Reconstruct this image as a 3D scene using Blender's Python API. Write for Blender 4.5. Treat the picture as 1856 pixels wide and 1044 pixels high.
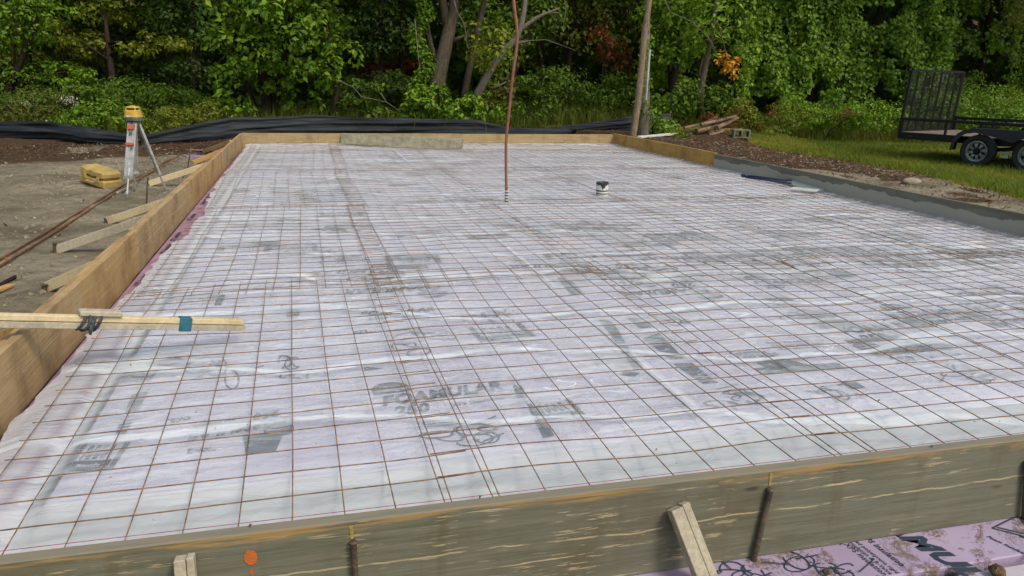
import bpy, math, random
import numpy as np
from mathutils import Matrix, Vector
R = math.radians
random.seed(7)
rng = np.random.default_rng(11)
C = bpy.context.scene.collection
for o in list(bpy.data.objects): bpy.data.objects.remove(o)

# ------------------------------------------------------------------ camera, sky, sun, exposure
FPX, PITCH, YAW, ROLL, HC = 1380.0, .268, .261, .022, 1.282   # camera 1.28 m above the mesh
def ray(px, py):
    x = (px-928)/FPX; y = -(py-522)/FPX
    c, s = math.cos(ROLL), math.sin(ROLL); x, y = c*x-s*y, s*x+c*y
    d = (x, math.cos(PITCH)+y*math.sin(PITCH), -math.sin(PITCH)+y*math.cos(PITCH))
    c, s = math.cos(YAW), math.sin(YAW)
    return np.array([c*d[0]+s*d[1], -s*d[0]+c*d[1], d[2]])
def G(px, py, z=0.0):                      # point of the level plane z seen there in the photo
    d = ray(px, py); t = (z-HC)/d[2]; return np.array([d[0]*t, d[1]*t, z])
def onX(px, py, X):
    d = ray(px, py); t = X/d[0]; return np.array([X, d[1]*t, HC+d[2]*t])
FWD = np.array([math.sin(YAW), math.cos(YAW), 0.]); LAT = np.array([math.cos(YAW), -math.sin(YAW), 0.])
def at(px, py, D):                         # point at distance D ahead
    d = ray(px, py); t = D/(d@FWD); return np.array([0, 0, HC])+d*t
cam = bpy.data.objects.new('camera', bpy.data.cameras.new('camera')); C.objects.link(cam)
cx, sx = math.cos(ROLL), math.sin(ROLL)
def wv(x, y, f):
    d = (x, f*math.cos(PITCH)+y*math.sin(PITCH), -f*math.sin(PITCH)+y*math.cos(PITCH))
    c, s = math.cos(YAW), math.sin(YAW); return Vector((c*d[0]+s*d[1], -s*d[0]+c*d[1], d[2]))
rt, up, fw = wv(cx, sx, 0), wv(-sx, cx, 0), wv(0, 0, 1)
m = Matrix((rt, up, -fw)).transposed().to_4x4(); m.translation = (0, 0, HC); cam.matrix_world = m
cam.data.sensor_width = 36; cam.data.lens = 36*FPX/1856; cam.data.clip_end = 800; cam.data.clip_start = .05
bpy.context.scene.camera = cam
SUN_EL, SUN_AZ = 52, 148                   # azimuth clockwise from +Y: behind the camera, to its right
w = bpy.data.worlds.new('World'); bpy.context.scene.world = w; w.use_nodes = True
nt = w.node_tree; sky = nt.nodes.new('ShaderNodeTexSky'); sky.sky_type = 'NISHITA'; sky.sun_disc = False
sky.sun_elevation = R(SUN_EL); sky.sun_rotation = R(SUN_AZ); sky.air_density = 1.6; sky.dust_density = 4; sky.ozone_density = 1.0
nt.links.new(sky.outputs[0], nt.nodes['Background'].inputs[0]); nt.nodes['Background'].inputs[1].default_value = .12
L = bpy.data.lights.new('sun', 'SUN'); L.energy = 1.5; L.angle = R(14); L.color = (1, .95, .87)
sun = bpy.data.objects.new('sun', L); C.objects.link(sun)
sd = Vector((math.sin(R(SUN_AZ))*math.cos(R(SUN_EL)), math.cos(R(SUN_AZ))*math.cos(R(SUN_EL)), math.sin(R(SUN_EL))))
sun.rotation_euler = sd.to_track_quat('Z', 'Y').to_euler(); sun.location = (0, 0, 30)
vs = bpy.context.scene.view_settings; vs.view_transform = 'Standard'; vs.look = 'None'; vs.exposure = 0.32; vs.gamma = 1

# ------------------------------------------------------------------ node helpers
class NT:
    def __init__(s, name):
        s.m = bpy.data.materials.new(name); s.m.use_nodes = True; s.t = s.m.node_tree; s.t.nodes.clear()
        s.out = s.t.nodes.new('ShaderNodeOutputMaterial'); s.co = None
    def set(s, inp, v):
        if hasattr(v, 'is_output') or isinstance(v, bpy.types.NodeSocket): s.t.links.new(v, inp)
        elif isinstance(v, (tuple, list)) and len(v) == 3 and inp.type == 'RGBA': inp.default_value = (*v, 1)
        else: inp.default_value = v
    def n(s, typ, props=None, **k):
        nd = s.t.nodes.new(typ)
        for a, b in (props or {}).items(): setattr(nd, a, b)
        for a, b in k.items():
            a = a.replace('_', ' ')
            s.set(nd.inputs[int(a[1:])] if a[0] == 'i' and a[1:].isdigit() else nd.inputs[a], b)
        return nd
    def obj(s):
        if not s.co: s.co = s.n('ShaderNodeTexCoord').outputs['Object']
        return s.co
    def pos(s): return s.n('ShaderNodeNewGeometry').outputs['Position']
    def map(s, v, sc=(1, 1, 1), rot=(0, 0, 0), loc=(0, 0, 0)):
        return s.n('ShaderNodeMapping', Vector=v, Scale=sc, Rotation=rot, Location=loc).outputs[0]
    def noise(s, v, scale=5, detail=4, rough=.55, dist=0):
        return s.n('ShaderNodeTexNoise', Vector=v, Scale=scale, Detail=detail, Roughness=rough, Distortion=dist).outputs[0]
    def mr(s, v, a, b, c=0, d=1):
        return s.n('ShaderNodeMapRange', i0=v, i1=float(a), i2=float(b), i3=float(c), i4=float(d)).outputs[0]
    def ramp(s, f, stops):
        nd = s.t.nodes.new('ShaderNodeValToRGB'); s.set(nd.inputs[0], f); e = nd.color_ramp.elements
        while len(e) < len(stops): e.new(.5)
        for el, (p, c) in zip(e, stops): el.position = p; el.color = (*c, 1)
        return nd.outputs[0]
    def mix(s, f, a, b, mode='MIX'):
        nd = s.t.nodes.new('ShaderNodeMix'); nd.data_type = 'RGBA'; nd.blend_type = mode
        s.set(nd.inputs[0], f); s.set(nd.inputs[6], a); s.set(nd.inputs[7], b); return nd.outputs[2]
    def math(s, op, a, b=0.0):
        nd = s.t.nodes.new('ShaderNodeMath'); nd.operation = op; s.set(nd.inputs[0], a); s.set(nd.inputs[1], b); return nd.outputs[0]
    def bump(s, h, strength=.4, dist=.01):
        return s.n('ShaderNodeBump', Height=h, Strength=strength, Distance=dist).outputs[0]
    def attr(s, name): return s.n('ShaderNodeAttribute', {'attribute_name': name}).outputs['Fac']
    def bsdf(s, col, rough=.7, spec=.3, metal=0., normal=None, link=True):
        nd = s.n('ShaderNodeBsdfPrincipled'); s.set(nd.inputs['Base Color'], col); s.set(nd.inputs['Roughness'], rough)
        nd.inputs['Specular IOR Level'].default_value = spec; s.set(nd.inputs['Metallic'], metal)
        if normal is not None: s.set(nd.inputs['Normal'], normal)
        if link: s.t.links.new(nd.outputs[0], s.out.inputs[0])
        return nd
def simple(name, a, b=None, scale=8, rough=.7, spec=.3, metal=0., bump=0., stretch=(1, 1, 1), speck=None):
    k = NT(name); b = b or tuple(x*.6 for x in a); v = k.map(k.obj(), stretch)
    f = k.noise(v, scale, 5, .6); col = k.mix(k.mr(f, .35, .65), b, a)
    if speck:
        g = k.noise(v, scale*6, 3); col = k.mix(k.mr(g, .58, .66), col, speck)
    k.bsdf(col, rough, spec, metal, k.bump(k.noise(v, scale*4, 4), bump) if bump else None); return k.m

def wood(name, axis, base, dark, worn=None, wornamt=.0, stain=(.12, .09, .05), rough=.8, cap=None, top=None, topz=0):
    k = NT(name); o = k.obj(); st = [18, 18, 18]; st[axis] = .7; v = k.map(o, tuple(st))
    grain = k.noise(v, 3, 6, .65, .15)
    col = k.mix(k.mr(grain, .3, .7), dark, base)
    bl = k.noise(o, 3.2, 4, .6); col = k.mix(k.mr(bl, .48, .72, 0, .6), col, stain); col = k.mix(k.mr(k.noise(k.map(o, tuple(1 if i_ == 2 else 14 if i_ == axis else 3 for i_ in range(3))), 1, 4, .6), .56, .72, 0, .4), col, stain)
    st2 = [40, 40, 60]; st2[axis] = 3.5; fine = k.noise(k.map(o, tuple(st2)), 2, 3, .6)
    col = k.mix(k.mr(fine, .55, .7, 0, .35), col, stain)
    if worn:
        st3 = [22, 22, 40]; st3[axis] = 1.5; wn = k.noise(k.map(o, tuple(st3)), 1.6, 7, .68, .1)
        amt = k.math('MULTIPLY', k.mr(wn, .675-wornamt, .70-wornamt), k.mr(k.noise(o, 2.6, 3), .46, .56))
        st6 = [70, 70, 110]; st6[axis] = 9; w2 = k.noise(k.map(o, tuple(st6)), 1.2, 4, .6); amt = k.math('MAXIMUM', amt, k.math('MULTIPLY', k.mr(w2, .63-wornamt*.6, .66-wornamt*.6, 0, .7), k.mr(k.noise(o, 3.7, 3), .50, .56)))
        st7 = [1, 1, 1]; ln = k.math('ABSOLUTE', k.math('SUBTRACT', k.math('ADD', k.n('ShaderNodeSeparateXYZ', Vector=o).outputs[2], k.mr(k.noise(k.map(o, (1.5, 1, 1)), 1.6, 6, .6), .2, .8, -.018, .018)), .150)); amt = k.math('MAXIMUM', amt, k.math('MULTIPLY', k.mr(ln, .0012, .0035, .9, 0), k.mr(k.noise(o, 7, 3), .40, .5)))
        col = k.mix(amt, col, worn)
    if top:                                     # bare wood along the worn upper edge
        z = k.n('ShaderNodeSeparateXYZ', Vector=o).outputs[2]
        st4 = [8, 8, 8]; st4[axis] = 2.0; e = k.math('ADD', z, k.mr(k.noise(k.map(o, tuple(st4)), 2, 4), .3, .7, -.02, .02))
        st5 = [30, 30, 60]; st5[axis] = 3
        col = k.mix(k.math('MULTIPLY', k.mr(e, topz-.028, topz-.012), k.mr(k.noise(k.map(o, tuple(st5)), 1.5, 4), .4, .55)), col, top)
    if cap: col = k.mix(k.mr(k.n('ShaderNodeSeparateXYZ', Vector=k.n('ShaderNodeNewGeometry').outputs['Normal']).outputs[2], .5, .6, 0, .8), col, cap)
    kn = k.n('ShaderNodeTexVoronoi', Vector=k.map(o, tuple(1.6 if i == axis else 5 for i in range(3))), Scale=1.3).outputs[0]
    col = k.mix(k.mr(kn, .03, .07, .8, 0), col, tuple(x*.5 for x in stain))
    k.bsdf(col, rough, .2, 0, k.bump(k.math('ADD', grain, fine), .35, .004)); return k.m

def leafmat(name, a, b, c=None, trans=.35, rough=.5):
    k = NT(name); g = k.n('ShaderNodeNewGeometry'); r = g.outputs['Random Per Island']
    stops = [(0, a), (.55, b)] + ([(.93, b), (1, c)] if c else [(1, tuple(x*1.25 for x in b))])
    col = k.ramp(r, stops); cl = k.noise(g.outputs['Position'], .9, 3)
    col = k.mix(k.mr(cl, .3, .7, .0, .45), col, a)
    p = k.bsdf(col, rough, .25, link=False); t = k.n('ShaderNodeBsdfTranslucent', Color=k.mix(.5, col, (.18, .24, .015), 'MIX'))
    mx = k.n('ShaderNodeMixShader', i0=trans, i1=p.outputs[0], i2=t.outputs[0]); k.t.links.new(mx.outputs[0], k.out.inputs[0]); return k.m

# ------------------------------------------------------------------ numpy noise
def _h(ix, iy, s):
    n = (ix.astype(np.int64)*374761393+iy.astype(np.int64)*668265263+s*1442695041) & 0xffffffff
    n = ((n ^ (n >> 13))*1274126177) & 0xffffffff
    return ((n ^ (n >> 16)) & 0xffff)/65535.
def vn(x, y, s=0):
    x = np.asarray(x, float); y = np.asarray(y, float); x, y = np.broadcast_arrays(x, y)
    ix = np.floor(x); iy = np.floor(y); fx = x-ix; fy = y-iy; fx = fx*fx*(3-2*fx); fy = fy*fy*(3-2*fy)
    a = _h(ix, iy, s); b = _h(ix+1, iy, s); c = _h(ix, iy+1, s); d = _h(ix+1, iy+1, s)
    return (a*(1-fx)+b*fx)*(1-fy)+(c*(1-fx)+d*fx)*fy
def fbm(x, y, s=0, o=4):
    r = 0; a = .5; t = 0
    for i in range(o): r = r+a*vn(x*2**i, y*2**i, s+i*17); t += a; a *= .5
    return r/t
def ss(x, a, b):
    t = np.clip((np.asarray(x, float)-a)/(b-a), 0, 1); return t*t*(3-2*t)

# ------------------------------------------------------------------ mesh helpers
class MB:
    def __init__(s): s.v = []; s.f = []; s.mi = []; s.n = 0
    def add(s, v, f, mi=0):
        s.v.append(np.asarray(v, float)); b = s.n
        s.f += [tuple(b+i for i in q) for q in f]; s.mi += [mi]*len(f); s.n += len(v); return s
    def box(s, c, size, rot=None, mi=0, bev=0.0):
        hx, hy, hz = (a/2 for a in size); e = min(bev, hx*.9, hy*.9, hz*.9)
        if e <= 0:
            v = np.array([(x, y, z) for x in (-hx, hx) for y in (-hy, hy) for z in (-hz, hz)])
            f = [(0, 1, 3, 2), (4, 6, 7, 5), (0, 4, 5, 1), (2, 3, 7, 6), (0, 2, 6, 4), (1, 5, 7, 3)]
        else:                                   # chamfered box: 24 corners
            v = []; idx = {}
            for sx_ in (-1, 1):
                for sy_ in (-1, 1):
                    for sz_ in (-1, 1):
                        for ax in range(3):
                            p = [sx_*(hx-e), sy_*(hy-e), sz_*(hz-e)]; p[ax] = (sx_, sy_, sz_)[ax]*(hx, hy, hz)[ax]
                            idx[(sx_, sy_, sz_, ax)] = len(v); v.append(p)
            f = []
            S = (-1, 1)
            for ax in range(3):
                o1, o2 = [i for i in range(3) if i != ax]
                for sg in S:
                    q = []
                    for a_, b_ in ((-1, -1), (1, -1), (1, 1), (-1, 1)):
                        t = [0, 0, 0]; t[ax] = sg; t[o1] = a_; t[o2] = b_; q.append(idx[(*t, ax)])
                    f.append(tuple(q))
                for a_ in S:
                    for b_ in S:
                        t1 = [0, 0, 0]; t1[o1] = a_; t1[o2] = b_; t2 = list(t1); t1[ax] = -1; t2[ax] = 1
                        f.append((idx[(*t1, o1)], idx[(*t2, o1)], idx[(*t2, o2)], idx[(*t1, o2)]))
            for a_ in S:
                for b_ in S:
                    for c_ in S: f.append(tuple(idx[(a_, b_, c_, ax)] for ax in range(3)))
            v = np.array(v)
        if rot is not None: v = v@np.array(rot).T
        return s.add(v+np.array(c), f, mi)
    def beam(s, a, b, w_, h_, up_=(0, 0, 1), mi=0, bev=0.0):     # box from a to b, w_ across, h_ along up_
        a = np.array(a, float); b = np.array(b, float); d = b-a; l = np.linalg.norm(d); d /= l
        x = np.cross(d, up_); x /= np.linalg.norm(x); z = np.cross(x, d)
        return s.box((a+b)/2, (w_, l, h_), np.array([x, d, z]).T, mi, bev)
    def tube(s, pts, r, n=8, cap=True, mi=0, jit=0):
        pts = np.array(pts, float); k = len(pts); r = np.broadcast_to(np.asarray(r, float), (k,))
        t = np.gradient(pts, axis=0); t /= np.linalg.norm(t, axis=1)[:, None]+1e-12
        ref = np.array([0, 0, 1.]) if abs(t[0][2]) < .9 else np.array([1., 0, 0])
        x = np.cross(t, ref); x /= np.linalg.norm(x, axis=1)[:, None]+1e-12; y = np.cross(t, x)
        a = np.arange(n)*2*math.pi/n; rr = r[:, None]*np.ones(n)
        if jit: rr = rr*(1+jit*(rng.random((k, n))-.5))
        v = pts[:, None]+rr[..., None]*(np.cos(a)[None, :, None]*x[:, None]+np.sin(a)[None, :, None]*y[:, None])
        f = [(i*n+j, i*n+(j+1) % n, (i+1)*n+(j+1) % n, (i+1)*n+j) for i in range(k-1) for j in range(n)]
        if cap: f += [tuple(range(n))[::-1], tuple((k-1)*n+j for j in range(n))]
        return s.add(v.reshape(-1, 3), f, mi)
    def lathe(s, prof, c=(0, 0, 0), n=24, rot=None, mi=0, sq=0):    # prof: (r, z) pairs
        v = []
        for r_, z_ in prof:
            for j in range(n):
                a = 2*math.pi*j/n; v.append((r_*math.cos(a), r_*math.sin(a), z_))
        v = np.array(v); k = len(prof)
        if rot is not None: v = v@np.array(rot).T
        f = [(i*n+j, i*n+(j+1) % n, (i+1)*n+(j+1) % n, (i+1)*n+j) for i in range(k-1) for j in range(n)]
        if prof[0][0] > 1e-6: f.append(tuple(range(n))[::-1])
        if prof[-1][0] > 1e-6: f.append(tuple((k-1)*n+j for j in range(n)))
        return s.add(v+np.array(c), f, mi)
    def grid(s, P, mi=0):
        a, b = P.shape[:2]
        return s.add(P.reshape(-1, 3), [(i*b+j, (i+1)*b+j, (i+1)*b+j+1, i*b+j+1) for i in range(a-1) for j in range(b-1)], mi)
def link(name, me, mats, parent=None, loc=None):
    for m_ in (mats if isinstance(mats, (list, tuple)) else [mats]): me.materials.append(m_)
    o = bpy.data.objects.new(name, me); C.objects.link(o)
    if parent: o.parent = parent
    if loc is not None: o.location = loc
    return o
def tag(o, label=None, cat=None, group=None, kind=None):
    if label: o['label'] = label
    if cat: o['category'] = cat
    if group: o['group'] = group
    if kind: o['kind'] = kind
    return o
def base_of(root):
    l = np.zeros(3)
    while root: l += np.array(root.location); root = root.parent
    return l
def obj(name, mb, mats, parent=None, smooth=False, origin=True):
    v = np.concatenate(mb.v)
    if parent: off = base_of(parent); loc = None
    elif origin is True: lo, hi = v.min(0), v.max(0); off = np.array([(lo[0]+hi[0])/2, (lo[1]+hi[1])/2, lo[2]]); loc = off
    else: off = np.zeros(3); loc = None
    me = bpy.data.meshes.new(name); me.from_pydata((v-off).tolist(), [], mb.f)
    me.polygons.foreach_set('material_index', mb.mi)
    me.polygons.foreach_set('use_smooth', [smooth]*len(mb.f)); me.update()
    return link(name, me, mats, parent, loc)
def thing(name, label, cat, loc, group=None):
    o = bpy.data.objects.new(name, None); C.objects.link(o); o.location = tuple(loc); o.empty_display_size = .1
    return tag(o, label, cat, group)
def quadmesh(name, V, F, mats, parent=None, smooth=False):      # V (n,3), F (m,4) numpy, fast
    off = base_of(parent) if parent else np.zeros(3)
    me = bpy.data.meshes.new(name); me.vertices.add(len(V)); me.vertices.foreach_set('co', (V-off).astype(np.float32).ravel())
    me.loops.add(F.size); me.loops.foreach_set('vertex_index', F.astype(np.int32).ravel())
    me.polygons.add(len(F)); me.polygons.foreach_set('loop_start', np.arange(0, F.size, 4, dtype=np.int32))
    me.polygons.foreach_set('use_smooth', np.full(len(F), smooth)); me.update(calc_edges=True); me.validate()
    return link(name, me, mats, parent)
def leafgeo(P, N, size, asp=.62, droop=.5):
    """one folded pointed leaf (two quads) per point"""
    n = len(P); size = np.broadcast_to(size, (n,))
    N = N+rng.normal(0, .45, (n, 3)); N /= np.linalg.norm(N, axis=1)[:, None]+1e-9
    T = rng.normal(0, .6, (n, 3))+np.array([0, 0, -droop]); T -= (T*N).sum(1)[:, None]*N; T /= np.linalg.norm(T, axis=1)[:, None]+1e-9
    B = np.cross(N, T); s_ = size[:, None]
    v = np.stack([P, P+T*s_*.4+B*s_*asp*.5+N*s_*.1, P+T*s_, P+T*s_*.45, P+T*s_*.4-B*s_*asp*.5+N*s_*.1], 1).reshape(-1, 3)
    b = (np.arange(n)*5)[:, None]
    f = np.concatenate([b+np.array([0, 1, 2, 3]), b+np.array([0, 3, 2, 4])], 1).reshape(-1, 4)
    return v, f
def leaves(name, P, N, size, mat, parent=None, asp=.62, droop=.5):
    v, f = leafgeo(P, N, size, asp, droop); return quadmesh(name, v, f, mat, parent)
def blob(c, r, n, lo=.55, bias=.35):
    d = rng.normal(0, 1, (n, 3)); d /= np.linalg.norm(d, axis=1)[:, None]
    rad = lo+(1.08-lo)*rng.random(n)**.5
    P = np.array(c)+d*np.array(r)*rad[:, None]; N = d+np.array([0, 0, bias])
    return P, N
def clumps(blobs, n, sub=9, lo=.5, k=.42):
    """leaves gathered in small clumps spread through big blobs"""
    vol = np.array([np.prod(b[1])**.66 for b in blobs]); vol = vol/vol.sum(); Ps = []; Ns = []
    for (c, r), w_ in zip(blobs, vol):
        m_ = max(8, int(n*w_)); q = max(3, int(sub*max(1, m_/600)))
        cp, cn = blob(c, r, q, .45)
        for i in range(q):
            rr = np.array(r)*k*(.6+.7*rng.random()); rr = np.minimum(rr, .75)
            a, b = blob(cp[i], rr, max(4, m_//q), .4, .5); Ps.append(a); Ns.append(b+cn[i]*.6)
    return np.concatenate(Ps), np.concatenate(Ns)

# ------------------------------------------------------------------ the lie of the land
XL, XR, YN, YF = -1.205, 6.25, 1.773, 15.22           # inner faces of the form
ZT = .20                                               # top of the form
def gz(x, y):
    x = np.asarray(x, float); y = np.asarray(y, float)
    z = -.13+.05*(fbm(x*.7, y*.7, 3)-.5)+.03*(fbm(x*3, y*3, 5)-.5)
    left = ss(-x, 1.3, 2.2)
    z = z+left*(.035+.10*(fbm(x*.9+3, y*.9, 9)-.5)*ss(-x, 1.6, 3)+.03*(fbm(x*5, y*5, 12)-.5))
    z = z+.07*np.exp(-((y-15.3-.3*np.sin(x))/.9)**2)*ss(-x, 1.9, 3.2)*(.6+.8*vn(x*1.2, y, 4))
    z = z-.24*ss(y, 14.6, 17.4)*ss(-x, .8, 3)
    right = ss(x, 6.28, 6.34); drop = .30*ss(x, 7.2, 11.5)
    z = z+right*(.24-drop+.06*(fbm(x*2.2, y*2.2, 21)-.5))*ss(y, -3, 2)
    z = z+.35*ss(x, 8, 10)*ss(y, 15.5, 17.5)*ss(-x, -13, -11)*ss(-y, -20, -18)*(.5+vn(x*1.5, y*1.5, 8))*.8
    far = ss(y+.25*x, 19.5, 24); z = z-far*.1
    z = z+ss(y+.25*x, 33, 60)*9                        # added bank, closes off the sky and keeps the wood dark
    return z
def coords(a, b, step, lo, hi, g=1.16):
    mid = list(np.arange(a, b, step)); l = []; p = a; s_ = step
    while p > lo: s_ *= g; p -= s_; l.append(p)
    r_ = []; p = mid[-1]; s_ = step
    while p < hi: s_ *= g; p += s_; r_.append(p)
    return np.array(l[::-1]+mid+r_)
gx = coords(-9, 14, .09, -250, 250); gy = coords(-1, 21, .09, -120, 300)
X, Y = np.meshgrid(gx, gy, indexing='ij'); Z = gz(X, Y)
inside = (X > XL-.1) & (X < XR+.08) & (Y > YN-1.2) & (Y < YF+.1); Z = np.where(inside, -.17, Z)
def grass_edge(y): return 7.7+np.clip((y-6.7)*.38, -.8, 2.1)
grass = ss(X-grass_edge(Y)+.9*(fbm(X*1.3, Y*1.3, 31)-.5), -.15, .35)
grass = np.maximum(grass, ss(Y+.25*X, 19.0, 20.5))*(1-ss(Y+.25*X, 25, 29)); 
mulch = np.maximum(ss(Y-.35*(X+3), 12.6, 14.2)*ss(-X, 1.5, 1.9)*ss(fbm(X*.8, Y*.8, 40)+(Y-14)*.12, .4, .6), ss(X, 6.25, 6.3)*ss(fbm(X*1.6, Y*1.6, 44)+ss(Y, 8, 13)*.5, .45, .75)); mulch = np.maximum(mulch, ss(Y+.25*X, 25, 29))  # mulch colour also darkens the added rear bank
k = NT('soil'); p = k.pos()
c1 = k.noise(p, 1.1, 6, .6); c2 = k.noise(p, 9, 6, .65); c3 = k.noise(p, 60, 3, .7)
soil = k.mix(k.mr(c1, .35, .65), (.155, .128, .080), (.37, .32, .22)); soil = k.mix(k.mr(c2, .45, .7, 0, .7), soil, (.11, .09, .055))
soil = k.mix(k.mr(c3, .55, .75, 0, .6), soil, (.42, .37, .28))
mu = k.mix(k.mr(c2, .3, .7), (.035, .023, .014), (.115, .070, .042)); mu = k.mix(k.mr(c3, .5, .8), mu, (.20, .12, .065))
gr = k.mix(k.mr(c2, .3, .7), (.10, .11, .014), (.20, .18, .03))
nz = k.mr(c2, 0, 1, -.28, .28)
col = k.mix(k.mr(k.math('ADD', k.attr('mulch'), nz), .35, .6), soil, mu); col = k.mix(k.mr(k.math('ADD', k.attr('grass'), nz), .4, .6), col, gr)
h = k.math('ADD', k.math('MULTIPLY', c2, 1.3), k.math('MULTIPLY', c3, .4))
k.bsdf(col, .95, .1, 0, k.bump(h, .9, .07)); SOIL = k.m
n0, n1 = X.shape
idx = (np.arange(n0-1)[:, None]*n1+np.arange(n1-1)[None, :]).reshape(-1, 1)
F = idx+np.array([0, n1, n1+1, 1])
g_ = quadmesh('ground', np.stack([X, Y, Z], -1).reshape(-1, 3), F, SOIL, smooth=True); tag(g_, kind='structure')
for nm, arr in (('grass', grass), ('mulch', mulch)):
    a = g_.data.attributes.new(nm, 'FLOAT', 'POINT'); a.data.foreach_set('value', arr.astype(np.float32).ravel())

# ------------------------------------------------------------------ materials
PRINT = simple('foam_print_ink', (.022, .035, .055), (.035, .048, .068), 30, .6)
k = NT('pink_foam'); p = k.pos(); d_ = k.noise(p, 3.1, 6, .7, .5); f_ = k.noise(p, 40, 3)
col = k.mix(k.mr(k.noise(p, 2, 2), .3, .7), (.58, .53, .595), (.70, .655, .71)); col = k.mix(k.mr(f_, .62, .72, 0, .5), col, (.36, .29, .35))
FOAM0 = k
k.bsdf(col, .6, .3); FOAM = k.m
k = NT('muddy_pink_foam'); p = k.pos(); d_ = k.noise(p, 5.5, 7, .72, 1.2); f_ = k.noise(p, 55, 4, .7)
col = k.mix(k.mr(k.noise(p, 3, 2), .3, .7), (.30, .235, .33), (.37, .30, .41))
mud = k.math('MULTIPLY', k.mr(d_, .53, .60), k.mr(f_, .42, .55)); col = k.mix(mud, col, (.20, .14, .08)); col = k.mix(k.mr(f_, .66, .72, 0, .8), col, (.16, .11, .08))
k.bsdf(col, .6, .3, 0, k.bump(mud, .6, .01)); MUDFOAM = k.m
RUST = simple('rusty_wire', (.31, .18, .075), (.085, .055, .035), 28, .75, .3, .0)
RUSTBAR = simple('rusty_steel', (.20, .085, .035), (.09, .042, .022), 20, .8, .2)
STAKE = simple('dark_steel', (.07, .055, .045), (.16, .12, .07), 30, .6, .4, .3, .4)
OLD = wood('weathered_form_plywood', 0, (.190, .185, .132), (.118, .121, .088), (.46, .37, .22), .055, (.10, .08, .04), top=(.34, .22, .09), topz=.285, cap=(.185, .175, .135))
NEW = wood('yellow_form_plywood', 1, (.46, .315, .145), (.34, .215, .09), None, 0, (.17, .085, .035))
NEW2 = wood('weathered_tan_form_plywood', 1, (.45, .335, .18), (.33, .23, .115), (.54, .45, .30), .03, (.13, .08, .04)); NEW3 = wood('mud_stained_form_plywood', 1, (.45, .32, .165), (.33, .22, .105), (.38, .33, .23), .05, (.11, .07, .035))
NEWX = wood('buff_form_plywood', 0, (.40, .31, .16), (.30, .21, .10), (.55, .47, .32), .02, (.17, .11, .05))
YELL = wood('bright_form_plywood', 1, (.50, .31, .09), (.38, .21, .05), None, 0, (.16, .09, .03))
k = NT('cement_stained_board'); o = k.obj(); z = k.n('ShaderNodeSeparateXYZ', Vector=o).outputs[2]
wl = k.math('ADD', z, k.mr(k.noise(k.map(o, (1, .9, 1)), 1.6, 5, .6), .25, .75, .07, -.07))
col = k.mix(k.mr(k.noise(k.map(o, (4, 1, 8)), 2, 5), .3, .7), (.12, .115, .085), (.19, .18, .13)); col = k.mix(k.mr(wl, .172, .180), (.33, .315, .25), col)
col = k.mix(k.mr(z, .274, .279, 0, .7), col, (.42, .36, .24)); k.bsdf(col, .85, .2, 0, k.bump(k.noise(o, 20, 4), .3, .005)); CEM = k.m
PALE = wood('pale_lumber', 1, (.68, .57, .35), (.54, .43, .24), None, 0, (.30, .22, .12))
GREYW = wood('grey_lumber', 1, (.50, .45, .33), (.33, .29, .21), None, 0, (.15, .13, .10))
ORANGEW = wood('orange_lumber', 1, (.52, .33, .13), (.40, .23, .08), None, 0, (.25, .15, .07))
CRUST = simple('cement_crusted_board', (.34, .32, .22), (.20, .19, .125), 9, .9, .15, 0, .8, (1, 1, 1), (.13, .12, .09))
WHITE = simple('white_paint', (.72, .72, .68), (.5, .5, .46), 12, .5); BLACK = simple('black_tape', (.02, .02, .022), (.03, .03, .03), 20, .4, .5)
COPPER = simple('dull_copper', (.30, .13, .085), (.20, .08, .055), 12, .5, .4, .35)
ALU = simple('dusty_aluminium', (.50, .50, .48), (.34, .34, .32), 18, .5, .5, .4, 0, (1, 1, 1), (.2, .2, .2))
YPL = simple('yellow_housing', (.58, .36, .06), (.45, .27, .05), 15, .5, .4); CASEM = simple('yellow_case_plastic', (.52, .37, .12), (.36, .25, .08), 7, .8, .3, 0, .2)
GREYP = simple('grey_plastic', (.12, .125, .12), None, 15, .5, .4); DARKG = simple('dark_glass', (.02, .02, .02), None, 5, .15, .5)
ORANGE = simple('orange_paint', (.66, .15, .02), (.38, .12, .035), 90, .9, .3, 0, .3, (1, 1, 3), (.30, .17, .06)); YPAINT = simple('yellow_paint', (.48, .34, .06), (.24, .19, .08), 90, .8)
REDTAG = simple('red_tag', (.55, .10, .05), (.4, .08, .05), 20, .6); BLUET = simple('blue_tape', (.03, .15, .20), (.02, .10, .14), 20, .5)
RAG = simple('grey_rag', (.09, .10, .11), (.04, .045, .05), 30, .9, .2, 0, .5); STRING = simple('pink_string', (.38, .06, .14), None, 10, .8)
TBLACK = simple('black_trailer_paint', (.007, .008, .010), (.012, .012, .013), 10, .45, .3); TBLUE = simple('dark_blue_fender', (.012, .017, .028), (.02, .026, .04), 5, .35, .5)
RUBBER = simple('tyre_rubber', (.020, .022, .022), (.032, .034, .034), 20, .85, .2, 0, .3); CHROME = simple('white_steel_rim', (.30, .33, .32), (.12, .13, .125), 10, .35, .5, .3)
DECK = simple('deck_boards', (.22, .18, .14), (.13, .10, .08), 6, .8, .2, 0, .3); BLUEP = simple('blue_handle', (.02, .03, .075), (.025, .03, .05), 20, .45, .5)
PVCG = simple('grey_vinyl', (.50, .52, .46), (.38, .40, .36), 9, .6, .4); CONC = simple('grey_concrete', (.20, .20, .17), (.11, .11, .09), 12, .95, .1, 0, .6)
STONE = simple('pale_stone', (.36, .32, .25), (.22, .19, .14), 9, .9, .1, 0, .5)
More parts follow.
